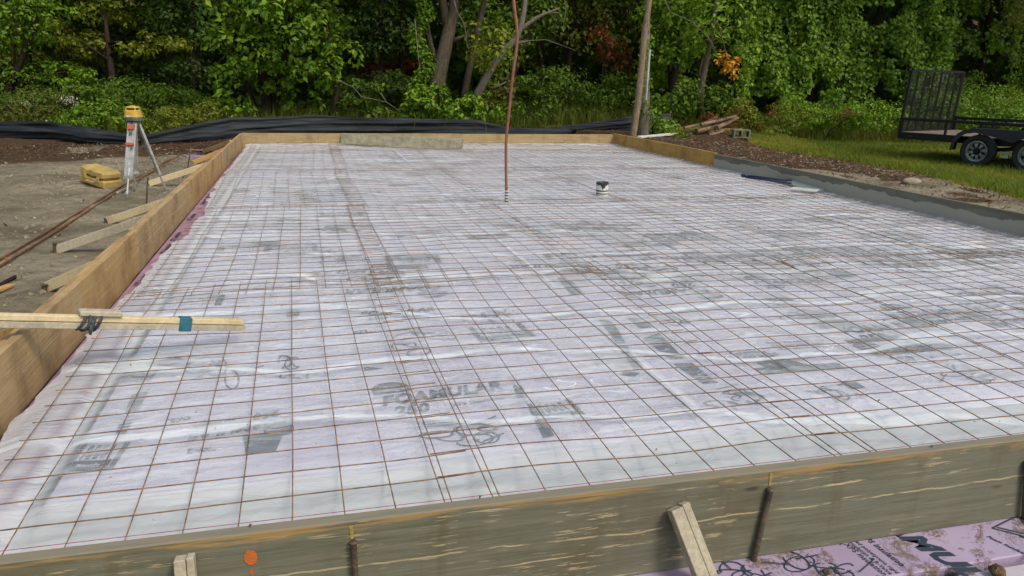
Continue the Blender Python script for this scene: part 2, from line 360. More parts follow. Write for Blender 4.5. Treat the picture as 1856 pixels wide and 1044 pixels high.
BARK = simple('grey_brown_bark', (.14, .115, .08), (.055, .042, .03), 7, .95, .1, 0, .9, (5, 5, 1), (.20, .18, .13)); DBARK = simple('dark_bark', (.055, .04, .028), (.02, .015, .011), 7, .95, .1, 0, .8, (5, 5, 1))
PBARK = simple('pale_pole_bark', (.27, .21, .135), (.14, .10, .06), 5, .9, .1, 0, .9, (6, 6, 1), (.36, .29, .20)); GBARK = simple('grey_dead_wood', (.22, .20, .16), (.10, .09, .07), 7, .95, .1, 0, .9, (6, 6, 1))
LV_B = leafmat('bright_leaves', (.05, .135, .008), (.21, .36, .022), (.46, .50, .04))
LV_M = leafmat('mid_leaves', (.036, .088, .008), (.14, .225, .02)); LV_D = leafmat('dark_leaves', (.016, .044, .006), (.062, .115, .014), trans=.3)
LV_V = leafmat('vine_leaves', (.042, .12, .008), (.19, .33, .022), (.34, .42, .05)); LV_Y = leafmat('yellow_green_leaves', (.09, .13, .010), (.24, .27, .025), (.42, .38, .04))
LV_O = leafmat('olive_leaves', (.04, .06, .008), (.13, .15, .018), (.16, .08, .03)); LV_R = leafmat('rust_leaves', (.09, .022, .01), (.22, .06, .02), (.30, .12, .03))
LV_A = leafmat('orange_leaves', (.55, .22, .02), (.80, .42, .03), (.75, .55, .10)); GRASSM = leafmat('grass_blades', (.055, .11, .010), (.25, .28, .02), (.42, .36, .07))
DRY = leafmat('dry_leaves', (.10, .045, .018), (.22, .11, .045), (.36, .24, .12), .05); CHIPM = leafmat('brown_chips', (.045, .026, .015), (.15, .09, .05), (.38, .30, .20), 0.)
FLOW = leafmat('white_flowers', (.30, .28, .24), (.55, .52, .46), None, .1)

# plastic film: half clear where it touches the foam, milky in its wrinkles
k = NT('milky_plastic_film'); p = k.pos()
a1 = k.noise(k.map(p, (.5, 2.2, 1), (0, 0, .08)), 1.5, 6, .62, .7); a2 = k.noise(k.map(p, (1, 1, 1), (0, 0, .7)), 2.2, 4, .6, 1.0); a3 = k.noise(k.map(p, (1.2, 4, 1), (0, 0, -.12)), 5, 4, .6, .4)
def crease(v, sc, th, d=.8):                 # thin bright fold lines
    q = k.math('ABSOLUTE', k.math('SUBTRACT', k.noise(v, sc, 2, .5, d), .5)); return k.mr(q, 0, th, 1, 0)
e1 = crease(k.map(p, (.7, 3.4, 1), (0, 0, .10)), 1.3, .018); e2 = crease(k.map(p, (2.0, .9, 1), (0, 0, .65)), 2.0, .014); e3 = crease(k.map(p, (1.6, 6, 1), (0, 0, -.15)), 2.2, .022)
wr_ = k.math('MAXIMUM', k.math('MULTIPLY', e1, k.mr(a2, .4, .6)), k.math('MULTIPLY', e3, .6))
cl = k.math('ADD', k.math('MULTIPLY', a1, .55), k.math('ADD', k.math('MULTIPLY', a2, .2), k.math('MULTIPLY', a3, .25)))
q1 = k.noise(k.map(p, (.8, 1.7, 1), (0, 0, .1)), 2.3, 8, .68, .5)         # crisp-edged patches where the film clings to the foam
cling = k.math('MULTIPLY', k.mr(q1, .475, .500), k.mr(cl, .42, .50)); fac = k.math('SUBTRACT', k.mr(cl, .42, .60, .27, .54), k.math('MULTIPLY', cling, .19))
sp_ = k.n('ShaderNodeSeparateXYZ', Vector=p); fold1 = k.n('ShaderNodeTexWave', {'bands_direction': 'Y'}, Vector=k.map(p, (.5, 1, 1), (0, 0, .2)), Scale=.42, Distortion=7., Detail=3., i5=.9).outputs['Fac']; fac = k.math('MAXIMUM', fac, k.math('MULTIPLY', k.mr(fold1, .965, .995), .80))
fac = k.math('MAXIMUM', fac, k.math('MULTIPLY', wr_, k.math('MULTIPLY', k.mr(sp_.outputs[1], 2.5, 2.8), .85)))
fac = k.math('MAXIMUM', fac, k.mr(k.attr('milk'), 0, 1, 0, .93))
lw = k.n('ShaderNodeLayerWeight', Blend=.5).outputs['Facing']; fac = k.math('MINIMUM', k.math('ADD', fac, k.math('MULTIPLY', k.math('POWER', lw, 5.0), .42)), .96)
wc = k.mix(k.mr(a3, .3, .7), (.70, .755, .775), (.88, .925, .935))
nb = k.bump(k.math('ADD', k.math('ADD', a1, k.math('MULTIPLY', a3, .6)), k.math('MULTIPLY', wr_, .10)), .6, .03)
di = k.n('ShaderNodeBsdfDiffuse', Color=wc, Normal=nb); tl = k.n('ShaderNodeBsdfTranslucent', Color=(.75, .78, .82)); tr = k.n('ShaderNodeBsdfTransparent', Color=(.93, .95, .97))
m1 = k.n('ShaderNodeMixShader', i0=.22, i1=di.outputs[0], i2=tl.outputs[0]); m2 = k.n('ShaderNodeMixShader', i0=fac, i1=tr.outputs[0], i2=m1.outputs[0])
gl = k.n('ShaderNodeBsdfGlossy', Roughness=.26, Color=(1, 1, 1), Normal=nb); fr = k.n('ShaderNodeFresnel', IOR=1.42, Normal=nb)
m3 = k.n('ShaderNodeMixShader', i0=k.math('MULTIPLY', fr.outputs[0], .5), i1=m2.outputs[0], i2=gl.outputs[0]); k.t.links.new(m3.outputs[0], k.out.inputs[0]); FILM = k.m

# ------------------------------------------------------------------ slab: surface heights
def und(x, y):                              # slow undulation of film and mesh
    return .018*(fbm(x*.9, y*.75, 50, 3)-.5)*2
def film_z(x, y):
    z = -.014+und(x, y)*.75
    wr = np.abs(fbm(x*1.1+.6*y, y*5.5+.5*x, 60, 3)-.5)*2; wr = np.exp(-(wr/.07)**2)
    wr2 = np.abs(fbm(x*5+2.5*y, y*2.2-x, 66, 3)-.5)*2; wr2 = np.exp(-(wr2/.06)**2)*ss(-y, -5.5, -3)
    z = z+.010*wr*(.3+.7*vn(x*1.3, y*1.3, 70))+.006*wr2+.008*(fbm(x*3, y*8, 72, 3)-.5)
    z = z-.022*np.exp(-((x+.90)/.045)**2)*ss(-y, -11, -6)-.02*ss(-x, 1.05, 1.15)       # crease over the edge of the foam
    t = ss(-y, -2.47-.05*x, -2.12)                                # film dips past the foam and climbs the near form
    z = z-t*.085+.255*ss(-y, -1.95, -1.785)
    z = np.where(x > 6.0, z+.02*ss(x, 6.15, 6.22), z); z = z+.03*ss(y, 14.9, 15.15)
    return z
fx = np.arange(-1.20, XR-.005, .035); fy = np.concatenate([np.arange(YN+.012, 5.2, .022), np.arange(5.2, YF-.01, .035)])
X, Y = np.meshgrid(fx, fy, indexing='ij')
edge = -1.12+.05*(fbm(Y*3, Y*0, 80, 3)-.5)*2+.03*(vn(Y*9, 0, 81)-.5)+.10*ss(-Y, -2.9, -2.3)+.11*np.exp(-((Y-7.4)/1.5)**2)
X = np.where(X < edge, edge-.0006*(edge-X), X); keep = np.ones_like(X, bool)
Z = film_z(X, Y); milk = np.maximum(np.maximum(ss(-Y, -2.5-.05*X, -2.36)*.66, ss(-X, .92, .98)*.56), .86*np.exp(-((X+.90)/.05)**2))
n0, n1 = X.shape; ii = (np.arange(n0-1)[:, None]*n1+np.arange(n1-1)[None, :])
good = (X[1:, :-1]-X[:-1, :-1] > .001)
F = ii[good].reshape(-1, 1)+np.array([0, n1, n1+1, 1])
film = quadmesh('plastic_sheet', np.stack([X, Y, Z], -1).reshape(-1, 3), F, FILM, smooth=True)
tag(film, 'wrinkled milky plastic film spread over the pink foam boards under the wire mesh', 'plastic sheet')
for i_ in range(1, 12): milk = np.maximum(milk, .74*np.exp(-((Y-2.415-1.165*i_-.05*(fbm(X*2, Y*0, 240+i_)-.5))/.035)**2)*ss(fbm(X*1.4, Y*0, 260+i_), .35, .55))
for x_ in (1.495, 3.875): milk = np.maximum(milk, .72*np.exp(-((X-x_-.05*(fbm(Y*2, X*0, 280)-.5))/.03)**2)*ss(fbm(Y*1.4, X*0, 290), .3, .5))
a = film.data.attributes.new('milk', 'FLOAT', 'POINT'); a.data.foreach_set('value', milk.astype(np.float32).ravel())

# ------------------------------------------------------------------ foam boards and their print
_tc = {}
def text_geo(s, bold=.02, shear=.25):
    key = (s, bold, shear)
    if key not in _tc:
        c = bpy.data.curves.new('t', 'FONT'); c.body = s; c.offset = bold; c.shear = shear; c.resolution_u = 2; c.space_character = 1.05
        o = bpy.data.objects.new('t', c); C.objects.link(o); bpy.context.view_layer.update()
        me = o.evaluated_get(bpy.context.evaluated_depsgraph_get()).to_mesh()
        v = np.array([x.co[:] for x in me.vertices]); f = [tuple(p_.vertices) for p_ in me.polygons]
        v[:, 0] -= v[:, 0].min(); _tc[key] = (v[:, :2]/v[:, 0].max(), v[:, 0].max(), f); bpy.data.objects.remove(o)
    return _tc[key]
def put_text(mb, s, p0, u, width=None, height=None, z=0., mi=1, bold=.02, shear=.25, stretch=1.0):
    v, w0, f = text_geo(s, bold, shear); u = np.array(u[:2], float); u /= np.linalg.norm(u); q = np.array([-u[1], u[0]])
    if width is None: width = w0*height*stretch
    hs = height if height else width/w0
    P = np.array(p0[:2])[None]+v[:, :1]*width*u+v[:, 1:]*w0*hs*q
    mb.add(np.c_[P, np.full(len(P), z)], f, mi)
def poly(mb, pts, z, mi=1): mb.add([(a_, b_, z) for a_, b_ in pts], [tuple(range(len(pts)))], mi)
def frame2(p0, u, q, w_, h_): p0 = np.array(p0[:2]); u = np.array(u); q = np.array(q); return [p0, p0+u*w_, p0+u*w_+q*h_, p0+q*h_]
def ribbon(mb, pts, w_, z, mi=1):
    pts = np.array(pts); t = np.gradient(pts, axis=0); t /= np.linalg.norm(t, axis=1)[:, None]+1e-9; nn = np.c_[-t[:, 1], t[:, 0]]*w_/2
    P = np.concatenate([pts+nn, pts-nn]); k_ = len(pts); mb.add(np.c_[P, np.full(len(P), z)], [(i, k_+i, k_+i+1, i+1) for i in range(k_-1)], mi)
def doodle(mb, p0, u, w_, h_, z, seed, lw=.008):        # loose looping pen drawing
    r_ = random.Random(seed); u = np.array(u[:2], float); u /= np.linalg.norm(u); q = np.array([-u[1], u[0]]); p0 = np.array(p0[:2])
    for i in range(6):
        c0, c1 = r_.uniform(.15, .85), r_.uniform(.2, .8); ra, rb = r_.uniform(.10, .28), r_.uniform(.08, .25); a0 = r_.uniform(0, 6); ln = r_.uniform(3, 6.3); sk = r_.uniform(-.5, .5)
        th = np.linspace(a0, a0+ln, 22); A = c0+ra*np.cos(th); B_ = c1+rb*np.sin(th)+sk*ra*np.cos(th)
        ribbon(mb, p0+A[:, None]*w_*u+B_[:, None]*h_*q, lw, z+.0004*i)
    for i in range(4):
        A = np.array([r_.random(), r_.random()]); B_ = A+np.array([r_.uniform(-.4, .4), r_.uniform(-.3, .3)]); t = np.linspace(0, 1, 5)[:, None]
        L_ = A+(B_-A)*t; ribbon(mb, p0+L_[:, :1]*w_*u+L_[:, 1:]*h_*q, lw, z+.0004*(6+i))
def brand(mb, p0, u, w_, z, full=True, lines=True):     # logo block, product name, small print
    u = np.array(u[:2], float); u /= np.linalg.norm(u); q = np.array([-u[1], u[0]]); p0 = np.array(p0[:2]); h_ = w_*.17
    if full:
        b0 = p0-u*.02*w_+q*h_*1.25; arc = [b0, b0+u*w_*.30, b0+u*w_*.30+q*h_*.5]+[b0+u*w_*(.15+.15*math.cos(t))+q*h_*(.55+.75*math.sin(t)) for t in np.linspace(0, math.pi, 9)]+[b0+q*h_*.5]
        poly(mb, arc, z); put_text(mb, 'OWENS', b0+u*w_*.07+q*h_*.68, u, width=w_*.17, z=z+.001, mi=0, shear=0); put_text(mb, 'CORNING', b0+u*w_*.03+q*h_*.2, u, width=w_*.25, z=z+.001, mi=0, shear=0)
    put_text(mb, 'FOAMULAR', p0, u, width=w_, z=z, bold=.045, shear=.35, height=h_*1.45)
    put_text(mb, '250', p0-q*h_*1.25+u*w_*.04, u, width=w_*.30, z=z, bold=.045, shear=.35, height=h_*1.3)
    if lines: put_text(mb, 'XPS Insulation', p0-q*h_*1.1+u*w_*.5, u, width=w_*.42, z=z, shear=.1)
def small(mb, p0, u, w_, z, words=('Foam Insulation', 'Extruded polystyrene', 'XPS Insulation with R-Value')):
    u = np.array(u[:2], float); u /= np.linalg.norm(u); q = np.array([-u[1], u[0]])
    for i, s in enumerate(words): put_text(mb, s, np.array(p0[:2])-q*i*w_*.12, u, width=w_*(.6+.15*i), z=z, shear=0, bold=.01)
def sign(mb, p0, u, w_, h_, z, word):                    # drawing box with a dark caption bar
    u = np.array(u[:2], float); u /= np.linalg.norm(u); q = np.array([-u[1], u[0]]); p0 = np.array(p0[:2])
    poly(mb, frame2(p0, u, q, w_, h_*.36), z); put_text(mb, word, p0+u*w_*.15+q*h_*.12, u, width=w_*.62, z=z+.001, mi=0, shear=0, bold=.03)
    for a_, b_, c_, d_ in ((-.16, 0, .14, 1.1), (1.03, 0, .16, 1.1)): poly(mb, frame2(p0+u*a_*w_+q*b_*h_, u, q, c_*w_, d_*h_), z)
    for i in range(4):
        t = np.linspace(.1+.2*i, .25+.2*i, 4); ribbon(mb, p0+t[:, None]*w_*u+(np.array([.42, .95, .95, .42])[:, None])*h_*q, .006, z)
ZF = -.042; TH = .05
foam_rows = [(2.42+1.165*i, 2.42+1.165*i+1.155) for i in range(11)]; foam_cols = [(-.86, 1.49), (1.50, 3.87), (3.88, 6.23)]
prints = []                                          # (centre, function)
def P2(px, py): return G(px, py, -.03)
def add_print(fn, c): prints.append((np.array(c[:2]), fn))
def u_of(a_, b_): return (P2(*b_)-P2(*a_))
zp = ZF+.0025
def B(px0, px1, full=True, lines=True):
    a_, b_ = P2(*px0), P2(*px1); add_print(lambda mb: brand(mb, a_, b_-a_, np.linalg.norm(b_-a_), zp, full, lines), (a_+b_)/2)
B((693, 731), (915, 701)); B((1592, 643), (1728, 628)); B((520, 752), (338, 782)); B((1370, 512), (1500, 510)); B((652, 570), (790, 560), False)
def S(px0, px1, h_, wd):
    a_, b_ = P2(*px0), P2(*px1); add_print(lambda mb: sign(mb, a_, b_-a_, np.linalg.norm(b_-a_), h_, zp, wd), (a_+b_)/2)
S((992, 758), (1052, 750), .16, 'Walls'); S((882, 615), (958, 608), .22, 'Attics / Garages'); S((120, 850), (190, 846), .2, 'Roofs'); S((215, 690), (262, 688), .2, 'Attics'); S((1660, 582), (1770, 575), .16, 'Garages')
def Dd(px0, px1, h_, sd_):
    a_, b_ = P2(*px0), P2(*px1); add_print(lambda mb: doodle(mb, a_, b_-a_, np.linalg.norm(b_-a_), h_, zp, sd_), (a_+b_)/2)
Dd((330, 712), (455, 700), .5, 1); Dd((720, 650), (860, 638), .42, 2); Dd((770, 815), (930, 800), .2, 3); Dd((500, 690), (560, 684), .35, 4); Dd((1460, 590), (1560, 580), .3, 5); Dd((1300, 745), (1420, 730), .25, 6); Dd((1220, 590), (1290, 582), .3, 7); Dd((1530, 735), (1600, 725), .22, 8); Dd((1760, 700), (1850, 690), .3, 9); Dd((860, 590), (950, 583), .5, 10)
def Q(*pts):
    w_ = [P2(*a_)[:2] for a_ in pts]; add_print(lambda mb: poly(mb, w_, zp), np.mean(w_, 0))
Q((1085, 575), (1110, 580), (1135, 618), (1118, 620)); Q((1118, 624), (1136, 622), (1165, 662), (1150, 664)); Q((1135, 572), (1160, 574), (1182, 590), (1160, 592))
Q((1165, 610), (1195, 600), (1240, 646), (1215, 648)); Q((1220, 656), (1255, 654), (1300, 690), (1275, 692)); Q((660, 661), (697, 664), (660, 669)); Q((1372, 655), (1400, 640), (1480, 662), (1400, 668))
Q((1523, 690), (1548, 686), (1570, 699), (1545, 702)); Q((958, 735), (975, 731), (1005, 785), (985, 790)); Q((238, 712), (272, 700), (250, 740), (225, 745)); Q((215, 765), (240, 760), (222, 790), (205, 795)); Q((440, 785), (515, 778), (500, 812), (445, 818))
Q((1620, 575), (1700, 571), (1770, 572), (1690, 580)); Q((930, 695), (945, 694), (955, 715), (938, 718)); Q((1480, 587), (1515, 585), (1518, 592), (1490, 594)); Q((520, 560), (545, 558), (540, 572), (518, 572)); Q((1010, 500), (1035, 505), (1060, 530), (1035, 532)); Q((260, 655), (320, 642), (340, 650), (300, 660)); Q((1130, 668), (1160, 672), (1150, 680), (1125, 676))
for p0, p1, wd in (((765, 762), (850, 752), ('Compounding R-Value', 'Foam Insulation', 'XPS Insulation extreme')), ((1075, 650), (1150, 645), ('Foam Insulation', 'XPS Insulation', 'Extruded polystyrene')), ((340, 812), (392, 806), ('XPS Insulation', 'Foam', 'R-Value')), ((640, 600), (680, 596), ('XPS', 'R-Value', 'Foam')), ((1330, 640), (1400, 632), ('Walls', 'Attics', 'Garages')), ((345, 755), (300, 760), ('Foam Insulation', 'XPS', 'R-Value'))):
    a_, b_ = P2(*p0), P2(*p1); add_print(lambda mb, a_=a_, b_=b_, wd=wd: small(mb, a_, b_-a_, np.linalg.norm(b_-a_)*1.1, zp, wd), (a_+b_)/2)
rp = random.Random(5)
for i in range(250):                                     # farther boards: the same print repeats
    x, y = rp.uniform(-.7, 5.9), rp.uniform(5.0, 15.0)
    if i < 30: x, y = rp.uniform(3.4, 6.0), rp.uniform(3.4, 5.4)
    elif i < 65: x, y = rp.uniform(-.7, 6), rp.uniform(4.3, 8.5)
    elif i < 75: x, y = rp.uniform(2.2, 3.4), rp.uniform(2.8, 4.5)
    s_ = rp.choice((1, -1)); u = np.array([s_, rp.uniform(-.05, .05)]); kd = rp.random(); p0 = np.array([x, y])
    if kd < .25: add_print(lambda mb, p0=p0, u=u: brand(mb, p0, u, .62, zp), p0)
    elif kd < .4: add_print(lambda mb, p0=p0, u=u, i=i: sign(mb, p0, u, .3, .22, zp, ('Walls', 'Attics', 'Garages')[i % 3]), p0)
    elif kd < .6: add_print(lambda mb, p0=p0, u=u, i=i: doodle(mb, p0, u, .45, .4, zp, i), p0)
    elif kd < .85: add_print(lambda mb, p0=p0, u=u, w_=rp.uniform(.15, .6), h_=rp.uniform(.05, .2): poly(mb, frame2(p0, u/np.linalg.norm(u), np.array([0, 1.]), w_, h_), zp), p0)
    else: add_print(lambda mb, p0=p0, u=u: small(mb, p0, u, .4, zp), p0)
ordn = ['first', 'second', 'third', 'fourth', 'fifth', 'sixth', 'seventh', 'eighth', 'ninth', 'tenth', 'eleventh']
for ci, (x0, x1) in enumerate(foam_cols):
    for ri, (y0, y1) in enumerate(foam_rows):
        if ri == 10: y1 = YF-.05
        mb = MB().box(((x0+x1)/2, (y0+y1)/2, ZF-TH/2), (x1-x0, y1-y0, TH), bev=.003)
        for c_, fn in prints:
            if x0-.05 <= c_[0] < x1+.05 and y0-.01 <= c_[1] < y1 and c_[0] < x1: fn(mb)
        tag(obj('foam_board', mb, [FOAM, PRINT]), 'pink foam board under the film, %s %s row from the near form' % (('leftmost in the', 'middle one in the', 'rightmost in the')[ci], ordn[ri]), 'foam board', 'pink foam boards under the plastic film')
STRIPM = simple('shaded_pink_foam', (.36, .21, .28), (.25, .15, .19), 9, .8)
# foam strips between film and left form, the gap's shade in their darker pink
for i, (a_, b_) in enumerate(((1.80, 4.2), (4.21, 6.6), (6.61, 9.0), (9.01, 11.4), (11.41, 13.8), (13.81, 15.2))):
    mb = MB().box((-1.06, (a_+b_)/2, -.108), (.26, b_-a_, .05), bev=.003)
    for j in range(7): (j % 3 == 0) and put_text(mb, rp.choice(('FOAMULAR 250', 'XPS Insulation', 'Foam Insulation')), (-1.12, a_+.1+j*.32), (0, 1), width=.4, z=-.0815, shear=.2)
    tag(obj('foam_strip', mb, [STRIPM, PRINT]), 'narrow pink foam strip in the gap beside the left form, %s from the camera' % ordn[i], 'foam strip', 'pink foam strips beside the left form')
# loose muddy board outside the near form, lower right of the photo
mb = MB().box((1.72, 1.672, -.113), (2.2, .215, .05), bev=.004); ZS = -.0865
put_text(mb, 'FOAMULAR', (1.700, 1.955), (0.2, -1), width=.62, height=.098, z=ZS, bold=.05, shear=.35)
put_text(mb, 'XPS Insulation', (1.628, 1.766), (.07, -1), width=.17, z=ZS, bold=.03, shear=.1)
for i, s in enumerate(('Extruded polystyrene rigid', 'Foam Insulation & R-Value', 'with XPS Insulation')): put_text(mb, s, (1.585-.022*i, 1.79), (.07, -1), width=.22, z=ZS, bold=.02, shear=0)
put_text(mb, 'Foam Insulation', (2.02, 1.665), (.35, -1), width=.13, z=ZS, bold=.04)
doodle(mb, (1.28, 1.56), (1, 0), .26, .19, ZS, 21, .0045); doodle(mb, (2.12, 1.56), (1, .1), .3, .2, ZS, 23, .0045)
doodle(mb, (1.05, 1.58), (1, 0), .2, .17, ZS, 29, .0045)
for t0, t1 in (((2.08, 1.70), (2.4, 1.79)), ((2.08, 1.70), (2.22, 1.56)), ((2.10, 1.70), (2.24, 1.575))): ribbon(mb, np.linspace(t0, t1, 4), .006, ZS+.0006)
fb = tag(obj('foam_board', mb, [MUDFOAM, PRINT]), 'muddy pink foam board lying outside the near form, lower right', 'foam board')
mb = MB().box((2.0, 1.36, -.125), (1.9, .37, .04), bev=.004); tag(obj('foam_board', mb, [simple('pale_foam', (.46, .42, .46), (.38, .34, .38), 6, .6)]), 'pale foam board edge at the bottom right corner of the photo', 'foam board')
MUD = simple('mud', (.22, .15, .08), (.10, .07, .04), 40, .95, .1, 0, .8)
def clod(px, py, r_, lab):
    V = []; c_ = G(px, py, -.085)
    for i in range(8):
        for j in range(14): a_, b_ = math.pi*i/7, 2*math.pi*j/14; V.append(c_+np.array([math.sin(a_)*math.cos(b_), math.sin(a_)*math.sin(b_), .1+.75*math.cos(a_)])*r_*(.75+.5*random.random()))
    mb = MB(); mb.add(V, [(i*14+j, i*14+(j+1) % 14, (i+1)*14+(j+1) % 14, (i+1)*14+j) for i in range(7) for j in range(14)]); tag(obj('mud_clod', mb, MUD, smooth=True), lab, 'mud', 'mud clods on the loose foam board')
clod(1808, 1036, .022, 'largest brown mud clod, at the bottom right corner'); clod(1500, 1037, .012, 'small brown mud clod right of the leaning steel stake')

# ------------------------------------------------------------------ formwork
def board(name, a_, b_, w_, z0, z1, mat, label, group, cat='form board', sag=.0):
    a_ = np.array(a_, float); b_ = np.array(b_, float); n_ = 7; d = (b_-a_)/np.linalg.norm(b_-a_); nrm = np.array([-d[1], d[0]])
    mb = MB(); t = np.linspace(0, 1, n_); off = sag*np.sin(t*math.pi)
    P = a_[None]+(b_-a_)[None]*t[:, None]+nrm[None]*off[:, None]; V = []; e = .003
    prof = [(-w_/2, z0), (w_/2, z0), (w_/2, z1-e), (w_/2-e, z1), (-w_/2+e, z1), (-w_/2, z1-e)]
    for i in range(n_):
        for s_, z_ in prof: V.append((*(P[i]+nrm*s_), z_))
    k_ = 6; f = [(i*k_+j, i*k_+(j+1) % k_, (i+1)*k_+(j+1) % k_, (i+1)*k_+j) for i in range(n_-1) for j in range(k_)]+[tuple(range(k_))[::-1], tuple((n_-1)*k_+j for j in range(k_))]
    mb.add(V, f); return tag(obj(name, mb, mat), label, cat, group)
GF = 'boards of the slab formwork'
nb_ = board('form_board', (-2.6, YN-.019), (2.95, YN-.019), .038, ZT-.285, ZT, OLD, 'worn green-grey near form board spanning the foreground, orange paint dot', GF)
board('form_board', (2.953, YN-.019), (XR+.1, YN-.019), .038, ZT-.285, ZT-.002, OLD, 'continuation of the worn near form board past the right edge', GF)
# marks on the near board's outer face
yo = YN-.0385
def onY(px, py, Yp): d = ray(px, py); t = Yp/d[1]; return np.array([d[0]*t, Yp, HC+d[2]*t])
def splat(name, px, py, rw, rh, mat, n_=22, jit=.12, y=None):
    c_ = onY(px, py, y or yo); V = [(c_[0]+rw*math.cos(t)*(1+jit*(random.random()-.5)), c_[1]-.0012, c_[2]+rh*math.sin(t)*(1+jit*(random.random()-.5))) for t in np.linspace(0, 2*math.pi, n_, endpoint=False)]
    mb = MB(); mb.add(V, [tuple(range(n_))]); return obj(name, mb, mat, nb_)
splat('paint_dot', 454, 1010, .0155, .021, ORANGE, 34, .22); splat('paint_drip', 456, 1036, .005, .008, ORANGE, 12, .5)
def drip(px0, py0, px1, py1, wd, mat):
    a_, b_ = onY(px0, py0, yo), onY(px1, py1, yo); mb = MB(); n_ = 9; t = np.linspace(0, 1, n_); V = []
    for i in range(n_):
        c_ = a_+(b_-a_)*t[i]; w_ = wd*(.6+.6*random.random()); V += [(c_[0]-w_, c_[1]-.0013, c_[2]), (c_[0]+w_*random.uniform(.6, 1.1), c_[1]-.0013, c_[2])]
    mb.add(V, [(2*i, 2*i+2, 2*i+3, 2*i+1) for i in range(n_-1)]); obj('paint_streak', mb, mat, nb_)
drip(637, 952, 638, 976, .0055, YPAINT); drip(1398, 857, 1395, 880, .005, YPAINT)
for px, py in ((453, 957), (870, 905), (1690, 812)):
    c_ = G(px, py, ZT); mb = MB().tube([c_+(0, .004, -.002), c_+(.001, .004, .007)], .0016, 6).tube([c_+(.001, .004, .006), c_+(.001, .004, .0075)], .0035, 8); obj('nail', mb, STAKE, nb_)
# pink string stretched just inside the near form
a_, b_ = np.array([-1.2, YN+.022, ZT-.004]), np.array([3.0, YN+.006, ZT-.003]); mb = MB().tube([a_+(b_-a_)*t for t in np.linspace(0, 1, 12)], .0009, 5); tag(obj('string_line', mb, STRING), 'thin pink string line along the inside of the near form', 'string')
# left form: four boards end to end
ends = [-.6, 1.2, 5.72, 7.35, 11.3, YF+.03]
names = ['nearest yellow plywood form board on the left, rising from the lower left', 'second yellow plywood form board on the left behind the crossing straightedge', 'short middle board of the left form', 'long brown-yellow board of the left form beside the tripod', 'farthest board of the left form reaching the back corner']
ends = [-.6, 4.35, 5.72, 8.4, 11.6, YF+.03]
for i in range(5): board('form_board', (XL-.019-.004*(i % 2), ends[i]+.002), (XL-.019-.004*(i % 2), ends[i+1]-.002), .038, ZT-.295, ZT-.003*(i % 3), (NEW3, NEW, NEW2, NEW, NEW3)[i], names[i], GF, sag=.006*(-1)**i)
# backing rail along the top of the left form
for i, (a_, b_) in enumerate(((-.6, 5.6), (5.9, 10.4))):
    mb = MB().beam((XL-.062, a_, ZT-.06), (XL-.062, b_, ZT-.06), .040, .085, bev=.003); tag(obj('backing_rail', mb, NEW), ('long rail nailed outside the nearest left form boards', 'rail nailed outside the middle of the left form')[i], 'rail', 'rails backing the left form')
board('form_board', (XL+.001, YF+.02), (2.9, YF+.02), .038, ZT-.29, ZT+.004, NEWX, 'buff form board across the back, left half', GF)
board('form_board', (2.903, YF+.02), (XR-.03, YF+.02), .038, ZT-.29, ZT, NEWX, 'buff form board across the back, right half behind the grey plank', GF)
board('form_board', (XR-.02, YF+.04), (XR, 11.02), .038, ZT-.25, ZT+.02, YELL, 'bright yellow form board at the far right corner', GF, sag=.02)
board('form_board', (XR, 11.018), (XR+.0, 7.02), .038, ZT-.25, ZT, CEM, 'cement-stained grey form board beside the blue tool on the right', GF)
board('form_board', (XR, 7.016), (XR+.06, 1.73), .038, ZT-.25, ZT-.002, CEM, 'cement-stained grey form board at the right edge of the photo', GF)
# steel form stakes and timber against the near form
def stake(px0, py0, px1, py1, r_, lab, mat=STAKE):
    a_, b_ = onY(px0, py0, yo-r_-.002), onY(px1, py1, yo-r_-.004); d = (b_-a_); mb = MB()
    mb.tube([a_, a_+d*.03, a_+d*.06, a_+d*.5, a_+d*1.0, a_+d*1.6], [r_*1.25, r_*1.3, r_, r_, r_*.97, r_*.9], 14, jit=.06); return tag(obj('form_stake', mb, mat, smooth=True), lab, 'stake', 'steel stakes pinning the near form')
stake(640, 982, 644, 1044, .0085, 'dark round steel stake below the left yellow paint streak'); stake(1397, 886, 1371, 995, .0088, 'leaning steel stake with flared head below the right yellow paint streak')
stake(1862, 838, 1858, 905, .009, 'dark steel stake cut by the right edge of the photo')
# twin-board kicker
def kicker(a_, b_, w_, lab, mat=GREYW):
    a_ = np.array(a_); b_ = np.array(b_); d = (b_-a_)/np.linalg.norm(b_-a_); s_ = np.array([1., 0, 0]); s_ -= s_@d*d; s_ /= np.linalg.norm(s_); u = np.cross(s_, d)
    mb = MB()
    mb.beam(a_-s_*w_*.2, b_-s_*w_*.2, w_*.58, .036, u, bev=.002); mb.beam(a_+s_*w_*.31-d*.003, b_+s_*w_*.31, w_*.38, .030, u, bev=.002)
    o = obj('brace', mb, mat); tag(o, lab, 'brace', 'timber braces of the near form')
    return o
a_ = onY(1229, 918, yo-.02); b_ = G(1290, 1075, -.09); kicker(a_, b_+(b_-a_)*.5, .062, 'leaning grey double-lath brace in the foreground with pencil marks')
a_ = onY(334, 1010, yo-.022); kicker(a_, a_+np.array([.004, -.05, -.28]), .045, 'short grey upright cleat at the bottom left of the near form')

